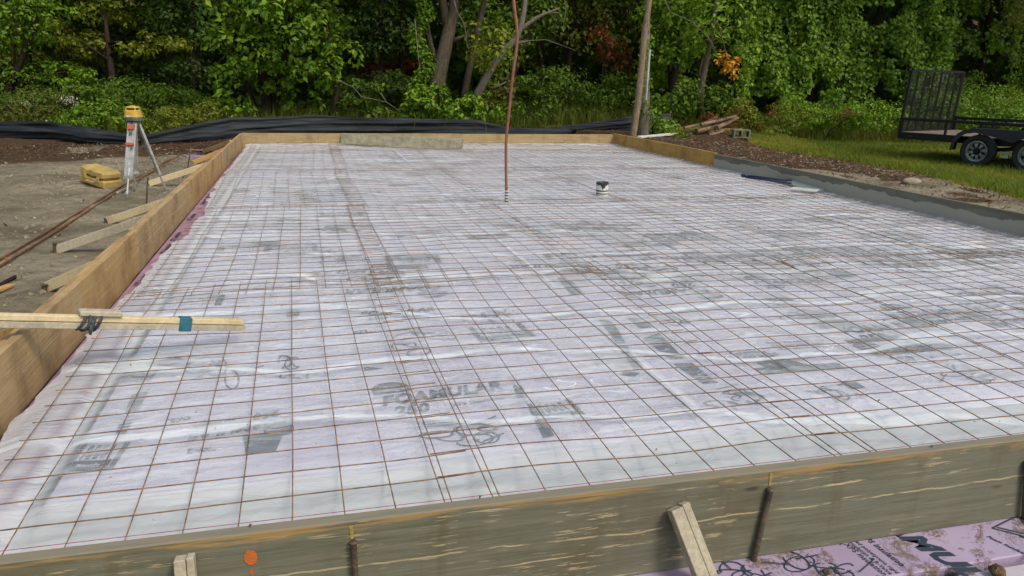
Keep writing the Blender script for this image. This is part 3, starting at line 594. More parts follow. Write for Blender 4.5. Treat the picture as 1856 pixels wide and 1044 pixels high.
# ------------------------------------------------------------------ welded wire mesh sheets
S6 = .1524; RW = .0021
xs0 = [-1.03, .365, 1.80, 3.33, 4.86]; rm = random.Random(3)
ys0 = [1.762, 4.66, 7.70, 10.66, 13.5]
def wire_z(x, y):
    t = ss(-y, -2.5, -1.9)
    return .004+und(x, y)-t*.008
rot = {(0, 0): 1.0, (0, 1): .3, (0, 2): 1.6, (0, 3): -.6, (0, 4): 1.8, (1, 0): .6, (2, 0): -1.0, (1, 1): 1.0, (2, 1): -.5}
for ci in range(5):
    for ri in range(5):
        mb = MB(); th = R(rot.get((ci, ri), rm.uniform(-1.2, 1.2))); nx, ny = 11, 21
        x0 = xs0[ci]; y0 = ys0[ri]+(rm.uniform(-.05, .05) if ri else rm.uniform(-.008, .012)); ox = rm.uniform(-.02, .02)
        if ci == 4: nx = 9
        mx_, my_ = x0+.76, y0+1.52; lift = .005*((ci+ri) % 2)+.004*rm.random(); ph = rm.random()*9
        def tf(u, v, x0=x0, y0=y0):
            x = x0+ox+u-mx_; y = y0+v-my_; X_ = mx_+x*math.cos(th)-y*math.sin(th); Y_ = my_+x*math.sin(th)+y*math.cos(th)
            return X_+.006*(vn(Y_*1.3+ph, X_*.7, 3)-.5), Y_+.008*(vn(X_*1.3+ph, Y_*.7, 5)-.5)
        def wire(U, V, dz):
            X_, Y_ = tf(U, V); k_ = (X_ > XL+.02) & (X_ < XR-.03) & (Y_ < YF-.02) & (Y_ > YN-.01)
            if k_.sum() < 3: return
            X_, Y_ = X_[k_], Y_[k_]; Zw = wire_z(X_, Y_)+dz+lift+.022*(vn(X_*1.7+ph, Y_*1.7, 90+ci)-.35)+ (.022*ss(np.abs(V[k_]-1.52), 1.15, 1.65) if (ci+ri) % 2 else 0)
            mb.tube(np.c_[X_, Y_, Zw], RW*(1, 1, .85, .8, .75)[ri], 4 if ri else 6, cap=False)
        for i in range(nx):
            V = np.arange(-.07, 3.2, .10); wire(np.full(len(V), i*S6), V, 0)
        for j in range(3 if ri == 0 else 0, ny):
            U = np.arange(-.02, (nx-1)*S6+.05, .08); wire(U, np.full(len(U), j*S6), RW*1.9)
        tag(obj('wire_mesh_sheet', mb, RUST, origin=False), 'rusty welded wire mesh sheet, %s column from the left form, %s row back' % (ordn[ci], ordn[ri]), 'wire mesh', 'welded wire mesh sheets lying on the film')

# ------------------------------------------------------------------ things on the slab
# wooden straightedge across the left form
A = G(70, 588, .236); Bp = G(443, 594, .055); d = Bp-A; dn = d/np.linalg.norm(d); A0 = A-dn*1.3; side = np.array([dn[1], -dn[0], 0]); side /= np.linalg.norm(side); upv = np.cross(side, dn); upv = upv if upv[2] > 0 else -upv
t = thing('straightedge', 'long grooved wooden straightedge laid over the left form, blue tape near its end', 'straightedge', A)
t.location = tuple(A)
mb = MB().beam(A0, Bp, .034, .028, upv, bev=.002); obj('lower_rail', mb, GREYW, t)
mb = MB().beam(A0+upv*.030-side*.004, Bp+upv*.030-side*.004-dn*.012, .040, .026, upv, bev=.003); obj('upper_rail', mb, PALE, t)
q = A+d*.672+upv*.0145; mb = MB()
mb.beam(q-dn*.028, q+dn*.028, .046, .066, upv, bev=.003); obj('tape_band', mb, BLUET, t)
q = A+dn*(np.linalg.norm(d)*.26)+upv*.057; mb = MB().beam(q-dn*.085-side*.0, q+dn*.085, .060, .026, upv, bev=.006); obj('handle_block', mb, GREYW, t)
mb = MB(); q = A+dn*(np.linalg.norm(d)*.215)+upv*.02
for i in range(7):
    th = np.linspace(0, 2*math.pi, 14); c_ = q+dn*(-.03+.011*i); rr = .034+.006*random.random()
    P = c_[None]+np.cos(th)[:, None]*side*rr*.95+np.sin(th)[:, None]*upv*rr*1.1+dn*(.016*np.sin(th+i))[:, None]; mb.tube(P, .007, 6, cap=False, jit=.3)
mb.tube([q+side*.035+upv*-.01, q+side*.05-upv*.03, q+side*.045-upv*.05], [.007, .009, .005], 6); obj('rag_tie', mb, RAG, t, smooth=True)
# cement-crusted plank on edge near the back
a_, b_ = G(618, 262, .0), G(838, 271, .0); d = b_-a_; dn = d/np.linalg.norm(d); nn = np.array([-dn[1], dn[0], 0])
mb = MB(); n_ = 14; V = []
for i in range(n_):
    c_ = a_+d*i/(n_-1); hgt = .18-.025*i/(n_-1); j_ = rng.normal(0, .004, 6)
    for (s_, z_), jj in zip(((-.02, .012), (.025, .012), (.07, hgt), (.13, hgt+.004), (.13, hgt+.026), (.045, hgt+.02)), j_): V.append(c_+nn*(s_+jj)+np.array([0, 0, z_+jj]))
k_ = 6; mb.add(V, [(i*k_+j, i*k_+(j+1) % k_, (i+1)*k_+(j+1) % k_, (i+1)*k_+j) for i in range(n_-1) for j in range(k_)]+[tuple(range(k_))[::-1], tuple((n_-1)*k_+j for j in range(k_))])
tag(obj('plank', mb, CRUST), 'cement-crusted olive grey plank on edge at the back of the slab', 'plank')
# copper pipe
base = G(918, 364, .0); D0 = base@FWD
t = thing('copper_pipe', 'tall crooked copper pipe rising out of the slab, striped tape at its foot', 'pipe', base)
path = [at(px, py, D0) for px, py in ((918, 352), (917, 300), (917, 260), (919, 235), (924, 190), (929, 140), (933, 110), (938, 75), (937, 48), (932, 15), (930, -10), (929, -60), (934, -130), (950, -200))]
P = []; ctrl = np.array(path)
tt = np.linspace(0, len(ctrl)-1, 60); 
P = np.stack([np.interp(tt, range(len(ctrl)), ctrl[:, i]) for i in range(3)], 1)
for _ in range(3): P[1:-1] = (P[:-2]+2*P[1:-1]+P[2:])/4
obj('tube', MB().tube(P, np.linspace(.015, .019, 60), 12), COPPER, t, smooth=True)
mb = MB(); z0 = base[2]-.03; hh = at(918, 345, D0)[2]; zz = np.linspace(z0, hh, 10)
for i in range(9): mb.tube([(base[0], base[1], zz[i]), (base[0], base[1], zz[i+1])], .0205, 12, mi=i % 2, cap=(i in (0, 8)))
obj('striped_wrap', mb, [WHITE, BLACK], t)
# white drain stub with black cap
base = G(1091, 353, .0); t = thing('drain_stub', 'short white drain pipe stub wrapped in black tape', 'pipe stub', base)
rs = 11*(base@FWD)/FPX; mb = MB(); mb.lathe([(rs*.99, -.03), (rs, 0), (rs, .135)], base, 28); obj('pipe', mb, WHITE, t, smooth=False)
for z_, h_ in ((.012, .012), (.045, .014)):
    mb = MB(); mb.lathe([(rs*1.015, z_), (rs*1.03, z_+.002), (rs*1.03, z_+h_), (rs*1.015, z_+h_)], base, 28); obj('tape_ring', mb, BLACK, t)
mb = MB(); n_ = 40; V = []; zt_ = .148
for i in range(n_):
    a_ = 2*math.pi*i/n_; lo = .125-.045*max(0, math.sin(a_*3+.6))*(.5+.5*random.random()); lo -= .02*(random.random())
    for r_, z_ in ((rs*1.02, lo), (rs*1.05, zt_-.003), (rs*.93, zt_+.002), (rs*.8, zt_-.02)): V.append(base+np.array([r_*math.cos(a_), r_*math.sin(a_), z_]))
mb.add(V, [(i*4+j, ((i+1) % n_)*4+j, ((i+1) % n_)*4+j+1, i*4+j+1) for i in range(n_) for j in range(3)]+[tuple(i*4+3 for i in range(n_))]); obj('taped_cap', mb, BLACK, t)
# blue-handled float and grey vinyl offcuts
t = thing('bull_float', 'blue-handled float tool lying on the mesh by the right form', 'float', G(1400, 330, 0))
mb = MB(); a_, b_ = G(1345, 318, .04), G(1436, 328, .045); mb.tube([a_, a_+(b_-a_)*.12], .026, 10); mb.tube([a_+(b_-a_)*.1, b_], .017, 10); a2, b2 = G(1352, 321, .03), G(1434, 332, .04); mb.tube([a2, b2], .015, 10); obj('handle', mb, BLUEP, t, smooth=True)
def plank3(name, p0, p1, w_, h_, roll_, mat, parent=None, lab=None, cat=None, grp=None):
    p0 = np.array(p0, float); p1 = np.array(p1, float); d = (p1-p0)/np.linalg.norm(p1-p0); s_ = np.cross(d, (0, 0, 1.)); s_ /= np.linalg.norm(s_); u = np.cross(s_, d)
    u2 = u*math.cos(roll_)+s_*math.sin(roll_); mb = MB().beam(p0, p1, w_, h_, u2, bev=.003); o = obj(name, mb, mat, parent)
    return tag(o, lab, cat, grp) if lab else o
plank3('blade', G(1433, 326, .05), G(1500, 342, .035), .22, .018, .35, PVCG, t)
plank3('vinyl_offcut', G(1450, 321, .06), G(1512, 334, .06), .02, .17, .55, PVCG, None, 'grey vinyl strip standing on edge behind the blue-handled float', 'offcut')
plank3('vinyl_offcut', G(1434, 341, .02), G(1482, 346, .02), .14, .012, .1, PVCG, None, 'small pale vinyl strip lying in front of the float blade', 'offcut')

# ------------------------------------------------------------------ left side: braces, stakes, bars, case, tripod
GB = 'timber braces outside the left form'
def gnd(px, py, dz=0.):
    z = -.1
    for _ in range(6): p_ = G(px, py, z); z = float(gz(p_[0], p_[1]))
    p_[2] = z+dz; return p_
for (g0, t0, mat, lab) in (((86, 526), (192, 474), PALE, 'short pale brace with an orange-brown cut end, nearest full one on the left'), ((103, 457), (268, 396), GREYW, 'long grey brace sloping up to the left form below the bright one'),
        ((197, 404), (308, 363), PALE, 'bright fresh-cut yellow brace between two grey ones'), ((272, 372), (336, 340), GREYW, 'dull brace just beyond the bright yellow one'), ((270, 336), (376, 299), PALE, 'long pale brace behind the right tripod foot'),
        ((350, 297), (412, 270), ORANGEW, 'orange-brown brace in front of the purple foam scraps'), ((369, 277), (418, 256), ORANGEW, 'farthest orange-brown brace near the back corner'), ((-60, 640), (74, 590), ORANGEW, 'brace at the left edge below the straightedge')):
    a_ = gnd(*g0, .02); b_ = onX(*t0, XL-.06); b_[2] = min(b_[2], ZT-.03); d = b_-a_
    mb = MB().beam(a_, b_, .040, .070, bev=.003); tag(obj('brace', mb, mat), lab, 'brace', GB)
def pin(px0, py0, px1, py1, r_, lab):
    f_ = gnd(px1, py1); D = f_@FWD; a_ = at(px0, py0, D); mb = MB().tube([a_, a_+(f_-a_)*.02, a_+(f_-a_)*.04, f_-np.array([0, 0, .05])], [r_*1.6, r_*1.6, r_, r_], 8); tag(obj('ground_stake', mb, STAKE), lab, 'stake', 'thin steel stakes left of the form')
pin(268, 322, 264, 370, .009, 'thin dark steel stake right of the tripod'); pin(344, 280, 339, 305, .010, 'thin dark steel stake beside the purple foam scraps'); pin(99, 440, 98, 458, .014, 'stubby stake at the foot of the grey brace'); pin(192, 396, 191, 404, .016, 'stubby stake at the foot of the bright yellow brace'); pin(80, 515, 79, 528, .016, 'stubby stake at the foot of the nearest pale brace')
for pts, lab, r_ in ((((-40, 500), (0, 474), (110, 408), (215, 343), (300, 295), (372, 262)), 'upper of the two long rusty bars on the dirt', .0085), (((-40, 515), (0, 486), (100, 424), (210, 352), (330, 286)), 'lower of the two long rusty bars on the dirt', .0085)):
    P = [gnd(*q_, .014) for q_ in pts]; P[-1][2] += .05; mb = MB().tube(P, r_, 7); tag(obj('rusty_bar', mb, RUSTBAR), lab, 'steel bar', 'long rusty bars beside the form')
mb = MB().tube([gnd(-30, 535, .01), gnd(28, 507, .02)], .014, 6, jit=.3); tag(obj('stick', mb, DBARK), 'short dark stick at the left edge on the dirt', 'stick')
mb = MB().tube([gnd(192, 343, .01), gnd(215, 318, .02), gnd(232, 312, .015)], .010, 6, jit=.3)
SCR = simple('lilac_foam_scrap', (.30, .22, .34), (.24, .17, .27), 8, .7)
for i, (c0, c1, w_, lab) in enumerate((((333, 287), (398, 284), .25, 'lilac foam scrap flat on the dirt behind the orange braces'), ((352, 276), (412, 265), .35, 'lilac foam scrap tilted behind the other scrap'))):
    a_, b_ = gnd(*c0, .01+.012*i), gnd(*c1, .01+.02*i); b_[1] = a_[1]+.3*(b_[1]-a_[1]); mb = MB().beam(a_+(0, .2, 0), b_+(0, .2, .0), w_, .025, bev=.003); tag(obj('foam_scrap', mb, SCR), lab, 'foam scrap')
for (a0, b0, w0_, mt_, lab) in (((20, 520), (-30, 540), .05, ORANGEW, 'orange-brown wood offcut at the left edge beside the dark stick'), ((110, 447), (150, 441), .03, DBARK, 'dark splinter of wood beside the grey brace foot'), ((212, 352), (246, 334), .035, GREYW, 'grey lath lying along the rusty bars'), ((300, 352), (332, 345), .05, GREYW, 'grey scrap of wood at the foot of the right tripod leg'), ((318, 322), (348, 312), .04, ORANGEW, 'small orange-brown offcut by the thin stake')):
    a_, b_ = gnd(*a0, .012), gnd(*b0, .014); tag(obj('wood_scrap', MB().beam(a_, b_, w0_, .02, bev=.003), mt_), lab, 'wood scrap', 'wood scraps on the dirt at the left')
# yellow hard case
c_ = gnd(184, 338, 0); ax = LAT*.86-FWD*.5; ax /= np.linalg.norm(ax); ax = ax+np.array([0, 0, -.13]); ax /= np.linalg.norm(ax); ay = np.cross((0, 0, 1.), ax); ay /= np.linalg.norm(ay); az = np.cross(ax, ay); Rm = np.array([ax, ay, az]).T
t = thing('tool_case', 'scuffed yellow plastic instrument case lying on the dirt by the tripod', 'case', c_)
def loc(x, y, z): return c_+Rm@np.array([x, y, z])
mb = MB().box(loc(0, 0, .068), (.50, .25, .10), Rm, 0, .018); obj('lower_shell', mb, CASEM, t); mb = MB().box(loc(0, 0, .175), (.495, .245, .11), Rm, 0, .035)
for x_ in (-.17, 0, .17): mb.box(loc(x_, -.118, .178), (.09, .02, .075), Rm, 0, .006)
obj('lid', mb, CASEM, t)
mb = MB(); 
for x_ in (-.12, .14): mb = MB().box(loc(x_, -.130, .115), (.05, .016, .06), Rm, 0, .004); obj('latch', mb, CASEM, t)
mb = MB().tube([loc(-.06, -.13, .075), loc(-.06, -.155, .075), loc(.06, -.155, .075), loc(.06, -.13, .075)], .011, 8); obj('handle', mb, CASEM, t)
# tripod and laser level
apex = at(243, 221, 8.95); feet = [gnd(230, 357, 0), gnd(244, 345, 0), gnd(302, 347, 0)]
t = thing('tripod', 'aluminium survey tripod with a red-tagged front leg on the dirt', 'tripod', (apex[0], apex[1], feet[0][2]))
mb = MB(); mb.lathe([(.055, -.02), (.068, -.018), (.068, .006), (.05, .012)], apex, 20); mb.lathe([(.02, -.07), (.03, -.02)], apex, 12); obj('head', mb, GREYP, t)
for i, f_ in enumerate(feet):
    o_ = (f_-apex); o_[2] = 0; o_ /= np.linalg.norm(o_); top = apex+o_*.05+np.array([0, 0, -.02]); d = f_-top; ln = np.linalg.norm(d); dn = d/ln; s_ = np.cross(dn, o_); s_ /= np.linalg.norm(s_)
    mb = MB(); wd = .042 if i < 2 else .02
    for sg in (-1, 1): mb.beam(top+s_*sg*wd, top+s_*sg*wd*.9+dn*ln*.74, .018, .026, o_, bev=.002)
    if i < 2: mb.beam(top+dn*ln*.05-o_*.0, top+dn*ln*.72, wd*1.7, .012, o_)
    mb.beam(top+dn*ln*.0+s_*-wd*1.2, top+dn*ln*.0+s_*wd*1.2, .03, .03, o_); mb.beam(top+dn*ln*.73-s_*wd*1.2, top+dn*ln*.73+s_*wd*1.2, .036, .034, o_)
    lg = obj('leg', mb, ALU, t)
    mb = MB().tube([top+dn*ln*.6, f_-dn*.03], .012, 8); mb.tube([f_-dn*.07, f_-dn*.03, f_+dn*.02], [.016, .016, .002], 8); mb.beam(f_-dn*.04-o_*.0, f_-dn*.04+o_*.05, .03, .006, dn); obj('foot', mb, ALU, lg)
    if i == 0:
        q = top+o_*.018; obj('red_tag', MB().beam(q+dn*.01+o_*.012, q+dn*.06+o_*.012, .07, .012, o_), REDTAG, lg); obj('red_tag', MB().beam(q+dn*.22+o_*.012, q+dn*.25+o_*.012, .09, .012, o_), REDTAG, lg)
        obj('clip', MB().beam(q+dn*.09+o_*.012, q+dn*.12+o_*.012, .03, .01, o_), GREYP, lg); obj('clip', MB().beam(q+dn*.27-s_*.02+o_*.012, q+dn*.29-s_*.02+o_*.012, .02, .01, o_), GREYP, lg)
lp = apex+np.array([0, 0, .012]); t = thing('laser_level', 'yellow rotating laser level mounted on the tripod', 'laser level', lp)
def sqlathe(mb, prof, c_, mi=0, n=28, p_=3.2):
    V = []
    for r_, z_ in prof:
        for j in range(n):
            a_ = 2*math.pi*j/n; ca, sa = math.cos(a_), math.sin(a_); q_ = (abs(ca)**p_+abs(sa)**p_)**(-1/p_); x, y = r_*q_*ca, r_*q_*sa
            V.append(np.array(c_)+LAT*x+FWD*y+np.array([0, 0, z_]))
    k_ = len(prof); mb.add(V, [(i*n+j, i*n+(j+1) % n, (i+1)*n+(j+1) % n, (i+1)*n+j) for i in range(k_-1) for j in range(n)]+[tuple(range(n))[::-1], tuple((k_-1)*n+j for j in range(n))], mi); return mb
obj('base', sqlathe(MB(), [(.062, 0), (.085, .004), (.086, .035), (.084, .040)], lp), GREYP, t); obj('housing', sqlathe(MB(), [(.086, .041), (.089, .045), (.078, .118), (.072, .124)], lp), YPL, t)
obj('window', sqlathe(MB(), [(.052, .1245), (.052, .144)], lp), DARKG, t)
for sx_ in (-1, 1):
    for sy_ in (-1, 1): obj('post', MB().box(lp+LAT*.052*sx_+FWD*.052*sy_+np.array([0, 0, .134]), (.013, .013, .02)), YPL, t)
obj('cap', sqlathe(MB(), [(.066, .1445), (.068, .149), (.058, .162), (.03, .166)], lp), YPL, t); mb = MB().lathe([(.03, .166), (.03, .172), (.018, .175)], lp, 14); obj('knob', mb, YPL, t)
mb = MB().box(lp-FWD*.0862+LAT*-.012+np.array([0, 0, .056]), (.05, .003, .017), np.array([LAT, FWD, (0, 0, 1)]).T); obj('label', mb, WHITE, t)

# ------------------------------------------------------------------ black silt fence
FAB = NT('black_fence_fabric'); k = FAB; p = k.pos(); st = k.noise(k.map(p, (.5, .5, 9), (0, 0, 0)), 2.2, 4, .6, .6)
k.bsdf(k.mix(k.mr(st, .45, .75), (.011, .014, .017), (.045, .054, .058)), .72, .25, 0, k.bump(st, .35, .04)); FAB = k.m
fp = [(-60, 218, 250, 18.3), (0, 220, 250, 18.3), (85, 220, 252, 18.0), (160, 231, 258, 17.3), (235, 243, 262, 17.0), (272, 242, 247, 17.5), (330, 229, 247, 18.0), (420, 212, 240, 18.4), (470, 213, 243, 18.8), (520, 211, 245, 19.0), (570, 208, 245, 19.2), (640, 213, 245, 19.4), (760, 215, 245, 19.6), (866, 217, 245, 19.6), (885, 222, 246, 19.6), (930, 232, 246, 19.5), (985, 233, 246, 19.4), (1060, 224, 247, 19.2), (1140, 212, 248, 19.0), (1215, 205, 246, 19.4)]
fpa = np.array(fp, float); u = np.linspace(0, len(fp)-1, 330); ip = [np.interp(u, range(len(fp)), fpa[:, i]) for i in range(4)]
T = np.array([at(a_, b_, d_) for a_, b_, d_ in zip(ip[0], ip[1], ip[3])]); Bt = T.copy(); Bt[:, 2] = gz(T[:, 0], T[:, 1])-.12
kk = np.linspace(0, 1, 22); P = T[:, None]*(1-kk[None, :, None])+Bt[:, None]*kk[None, :, None]
s_arc = np.cumsum(np.r_[0, np.linalg.norm(np.diff(T[:, :2], axis=0), axis=1)])
fold = .09*(fbm(s_arc[:, None]*.45+.4*kk[None], kk[None]*6+s_arc[:, None]*.25, 95, 3)-.5)+.05*np.abs(vn(s_arc[:, None]*.4, kk[None]*13+s_arc[:, None]*.5, 97)-.5)
P += fold[..., None]*FWD*2.2*np.minimum(1, kk*5)[None, :, None]; P += (-.16*np.sin(kk*math.pi))[None, :, None]*FWD*(.4+vn(s_arc*.6, 0, 98))[:, None, None]
t = thing('silt_fence', 'sagging black fabric silt fence running behind the slab', 'fence', (T[150][0], T[150][1], -.15))
obj('fabric', MB().grid(P), FAB, t, smooth=True)
for a_ in (0, 2, 7, 10, 13, 15.5, 18, 19):
    i = int(a_/(len(fp)-1)*329); q = T[i]+FWD*.05; mb = MB().beam((q[0], q[1], gz(q[0], q[1])-.2), (q[0], q[1], q[2]+(.03 if a_ in (7, 2) else -.03)), .035, .035, (0, 1, 0)); obj('fence_post', mb, GREYW, t)

# ------------------------------------------------------------------ right side things
t_ = MB(); a_ = at(1147, 247, 16.9); b_ = at(1163, 120, 17.0); c_ = at(1177, 0, 17.1); e_ = at(1188, -110, 17.2); t_.tube([a_-(0, 0, .3), a_, (a_+b_)/2+(.02, 0, 0), b_, (b_+c_)/2-(.02, 0, 0), c_, e_], [.085, .08, .072, .068, .066, .062, .06], 14, jit=.12)
tag(obj('pole', t_, PBARK, smooth=True), 'tall pale bare pole leaning right at the end of the silt fence', 'pole')
t_ = MB(); a_ = at(1166, 246, 17.6); b_ = at(1170, 95, 17.6); t_.tube([a_-(0, 0, .3), a_, (a_+b_)/2, b_, at(1172, 40, 17.7)], [.15, .14, .12, .10, .07], 12, jit=.15); t = thing('dead_trunk', 'grey dead trunk behind the pale pole, hung with a few green vines', 'tree', a_)
obj('trunk', t_, GBARK, t, smooth=True)
P = np.concatenate([blob(at(px, py, 17.5), (.14, .12, .22), 45)[0] for px, py in ((1176, 60), (1172, 95), (1166, 125), (1170, 150), (1160, 190))]); leaves('vine', P, rng.normal(0, 1, P.shape)-FWD, .09, LV_B, t)
mb = MB().tube([at(1171, 181, 17.2), at(1174, 140, 17.2), at(1178, 90, 17.3)], .020, 8); tag(obj('white_stick', mb, PVCG), 'thin white pipe leaning on the grey dead trunk', 'pipe')
plank3('white_plank', gnd(1158, 252, .04), gnd(1223, 248, .06), .10, .035, .1, WHITE, None, 'white painted plank on the mulch by the far right corner', 'plank')
# cinder block
c_ = gnd(1342, 252, .0); Rz = np.array([LAT, FWD, (0, 0, 1)]).T; mb = MB(); W_, D_, H_ = .40, .20, .20
def cb(x, y, z, a_, b_, c__): mb.box(c_+Rz@np.array([x, y, z]), (a_, b_, c__), Rz, 0, .004)
cb(0, 0, .017, W_, D_, .034); cb(0, 0, H_-.017, W_, D_, .034)
for x_ in (-.18, 0, .18): cb(x_, 0, H_/2, .038, D_-.002, H_-.069)
tag(obj('cinder_block', mb, CONC), 'grey concrete block with two cores lying in the weeds', 'concrete block')
c_ = gnd(1651, 332, 0); mb = MB(); V = []
for i in range(7):
    for j in range(12):
        a_, b_ = math.pi*i/6, 2*math.pi*j/12; V.append(c_+np.array([.13*math.sin(a_)*math.cos(b_), .08*math.sin(a_)*math.sin(b_), .025+.05*math.cos(a_)])*(1+.12*random.random()))
mb.add(V, [(i*12+j, i*12+(j+1) % 12, (i+1)*12+(j+1) % 12, (i+1)*12+j) for i in range(6) for j in range(12)]); tag(obj('rock', mb, STONE, smooth=True), 'rounded pale stone on the dirt beside the right form', 'rock')
LOGM = simple('split_wood', (.30, .21, .13), (.07, .045, .03), 8, .9, .1, 0, .7, (1, 1, 1))
logs = (((1262, 238), (1320, 221), .07, 'long split log lowest in the brush pile'), ((1270, 226), (1335, 210), .05, 'thin log across the top of the brush pile'), ((1285, 246), (1345, 236), .055, 'short split log in front of the brush pile'), ((1240, 232), (1300, 212), .04, 'crooked branch on the left of the brush pile'), ((1300, 232), (1338, 214), .05, 'short pale log on the right of the brush pile'), ((1262, 262), (1300, 250), .04, 'split log lying low on the mulch by the yellow form board'))
for p0, p1, r_, lab in logs:
    D = 18.6; a_, b_ = at(*p0, D), at(*p1, D+.3); mb = MB().tube([a_, (a_+b_)/2+rng.normal(0, .04, 3), b_], [r_, r_*.9, r_*.7], 8, jit=.35); tag(obj('log', mb, LOGM), lab, 'log', 'logs in the brush pile')

# ------------------------------------------------------------------ utility trailer
w1, w2 = G(1768, 303, -.2), G(1868, 313, -.2); ax = w2-w1; ax[2] = 0; ax /= np.linalg.norm(ax); ay = np.array([-ax[1], ax[0], 0])       # ay points away from the camera
if ay@LAT < 0: ay = -ay
RT = np.array([ax, ay, (0, 0, 1)]).T; o0 = w1.copy()
def TP(x, y, z): return o0+RT@np.array([x, y, z])
XR0, XF0, WT, ZB, ZR = -1.72, 3.2, 2.22, .56, .84
t = thing('utility_trailer', 'black tandem-axle utility trailer with a raised mesh ramp gate on the grass', 'trailer', w1)
def tb(mb, x0, x1, y0, y1, z0, z1, bev=.004, mi=0): mb.box(TP((x0+x1)/2, (y0+y1)/2, (z0+z1)/2), (abs(x1-x0), abs(y1-y0), abs(z1-z0)), RT, mi, bev)
y0_, y1_ = .16, .16+WT
mb = MB()
for y_ in (y0_, y1_): tb(mb, XR0, XF0, y_-.025, y_+.025, ZB-.13, ZB+.01)
for x_ in np.linspace(XR0+.03, XF0-.03, 9): tb(mb, x_-.025, x_+.025, y0_+.03, y1_-.03, ZB-.11, ZB-.03)
for i in (-1, 1): mb.beam(TP(XF0-.1, (y0_+y1_)/2+i*.9, ZB-.16), TP(XF0+1.3, (y0_+y1_)/2+i*.05, ZB-.16), .06, .1)
obj('frame', mb, TBLACK, t)
mb = MB()
for i in range(12): yy = y0_+.03+(WT-.06)*i/12; tb(mb, XR0+.03, XF0-.03, yy+.004, yy+(WT-.06)/12-.004, ZB-.025, ZB+.012)
obj('deck', mb, DECK, t)
for nm, y_ in (('near', y0_), ('far', y1_)):
    mb = MB(); tb(mb, XR0, XF0, y_-.028, y_+.028, ZR-.03, ZR+.03)
    xs_ = [XR0+.03, XR0+.95, XR0+1.62, XR0+2.6, XR0+3.6, XF0-.03] if nm == 'near' else np.linspace(XR0+.03, XF0-.03, 7)
    for x_ in xs_: tb(mb, x_-.022, x_+.022, y_-.022, y_+.022, ZB+.01, ZR-.03)
    tb(mb, XR0-.02, XR0+.045, y_-.035, y_+.035, ZB-.12, ZR+.05); obj('side_rail', mb, TBLACK, t)
gr_ = MB(); lean = .06; zt_ = 1.84
def gp(y_, z_): return TP(XR0-.03+lean*(z_-ZB)/(zt_-ZB)*1.2, y_, z_)
for y_ in (y0_+.03, y1_-.03): gr_.beam(gp(y_, ZB), gp(y_, zt_), .05, .05, ax)
for z_ in (ZB+.02, zt_): gr_.beam(gp(y0_+.055, z_), gp(y1_-.055, z_), .045, .045, ax)
for i in range(1, 7): yy = y0_+WT*i/7; gr_.beam(gp(yy, ZB+.045), gp(yy, zt_-.025), .036, .036, ax)
ga = obj('ramp_gate', gr_, TBLACK, t)
MSH = NT('gate_mesh'); k = MSH; uu = k.map(k.obj(), (1, 1, 1)); wvx = k.n('ShaderNodeTexVoronoi', {'feature': 'DISTANCE_TO_EDGE'}, Vector=uu, Scale=34.).outputs[0]
tr = k.n('ShaderNodeBsdfTransparent'); pb = k.bsdf((.012, .013, .013), .6, .2, link=False); mx = k.n('ShaderNodeMixShader', i0=k.mr(wvx, .08, .10, 1, 0), i1=tr.outputs[0], i2=pb.outputs[0]); k.t.links.new(mx.outputs[0], k.out.inputs[0]); MSH = k.m
mb = MB(); c4 = [gp(y0_+.05, ZB+.04), gp(y1_-.05, ZB+.04), gp(y1_-.05, zt_-.02), gp(y0_+.05, zt_-.02)]; mb.add([q+ax*.03 for q in c4], [(0, 1, 2, 3)]); obj('expanded_mesh', mb, MSH, ga)
mb = MB(); mb.beam(gp(y0_+WT*.585, zt_-.08)-ax*.022+(0, 0, 0), gp(y0_+WT*.585, zt_-.22)-ax*.022, .22, .004, ax); obj('plate', mb, simple('speckled_plate', (.55, .55, .5), (.05, .05, .05), 60, .6), ga)
# fenders: arched sheet over both wheels
def fender(yc, sg):
    pr = [(-.50, .30), (-.47, .50), (-.40, .62), (-.28, .705), (-.10, .745), (.3, .75), (.9, .745), (1.25, .73), (1.38, .66), (1.47, .52), (1.50, .30)]; mb = MB(); V = []
    for x_, z_ in pr:
        for y_ in (yc-.13, yc+.13): V.append(TP(x_, y_, z_)); 
    n_ = len(pr); f = [(2*i, 2*i+2, 2*i+3, 2*i+1) for i in range(n_-1)]; mb.add(V, f)
    mid = [(-.40, .36), (-.36, .50), (-.30, .56), (-.2, .63), (0, .66), (.25, .62), (.45, .5), (.75, .5), (.95, .62), (1.15, .60), (1.30, .5), (1.36, .42), (1.4, .36)]
    yo_ = yc-.13*sg
    V = [TP(x_, yo_, z_) for x_, z_ in pr]+[TP(*( (mx_, yo_, mz_) )) for mx_, mz_ in [(-.44, .30), (-.41, .46), (-.34, .55), (-.24, .63), (-.06, .665), (.3, .60), (.62, .52), (.92, .66), (1.22, .62), (1.36, .48), (1.44, .30)]]
    mb.add(V, [(i, i+1, n_+i+1, n_+i) for i in range(n_-1)]); return mb
for yc, sg in ((.0, 1), (y1_+.16, -1)): obj('fender', fender(yc, sg), TBLUE, t)
def torus(mb, c_, R_, r_, w_, mi=0, n=40):
    pr = [(R_-.11, -w_*.42), (R_-.05, -w_*.5), (R_-.015, -w_*.46), (R_, -w_*.34), (R_, w_*.34), (R_-.015, w_*.46), (R_-.05, w_*.5), (R_-.11, w_*.42)]; V = []
    for j in range(n):
        a_ = 2*math.pi*j/n
        for rr, yy in pr: V.append(c_+RT@np.array([rr*math.cos(a_), yy, rr*math.sin(a_)]))
    q = len(pr); mb.add(V, [(j*q+i, ((j+1) % n)*q+i, ((j+1) % n)*q+(i+1) % q, j*q+(i+1) % q) for j in range(n) for i in range(q)], mi)
RWH = .318
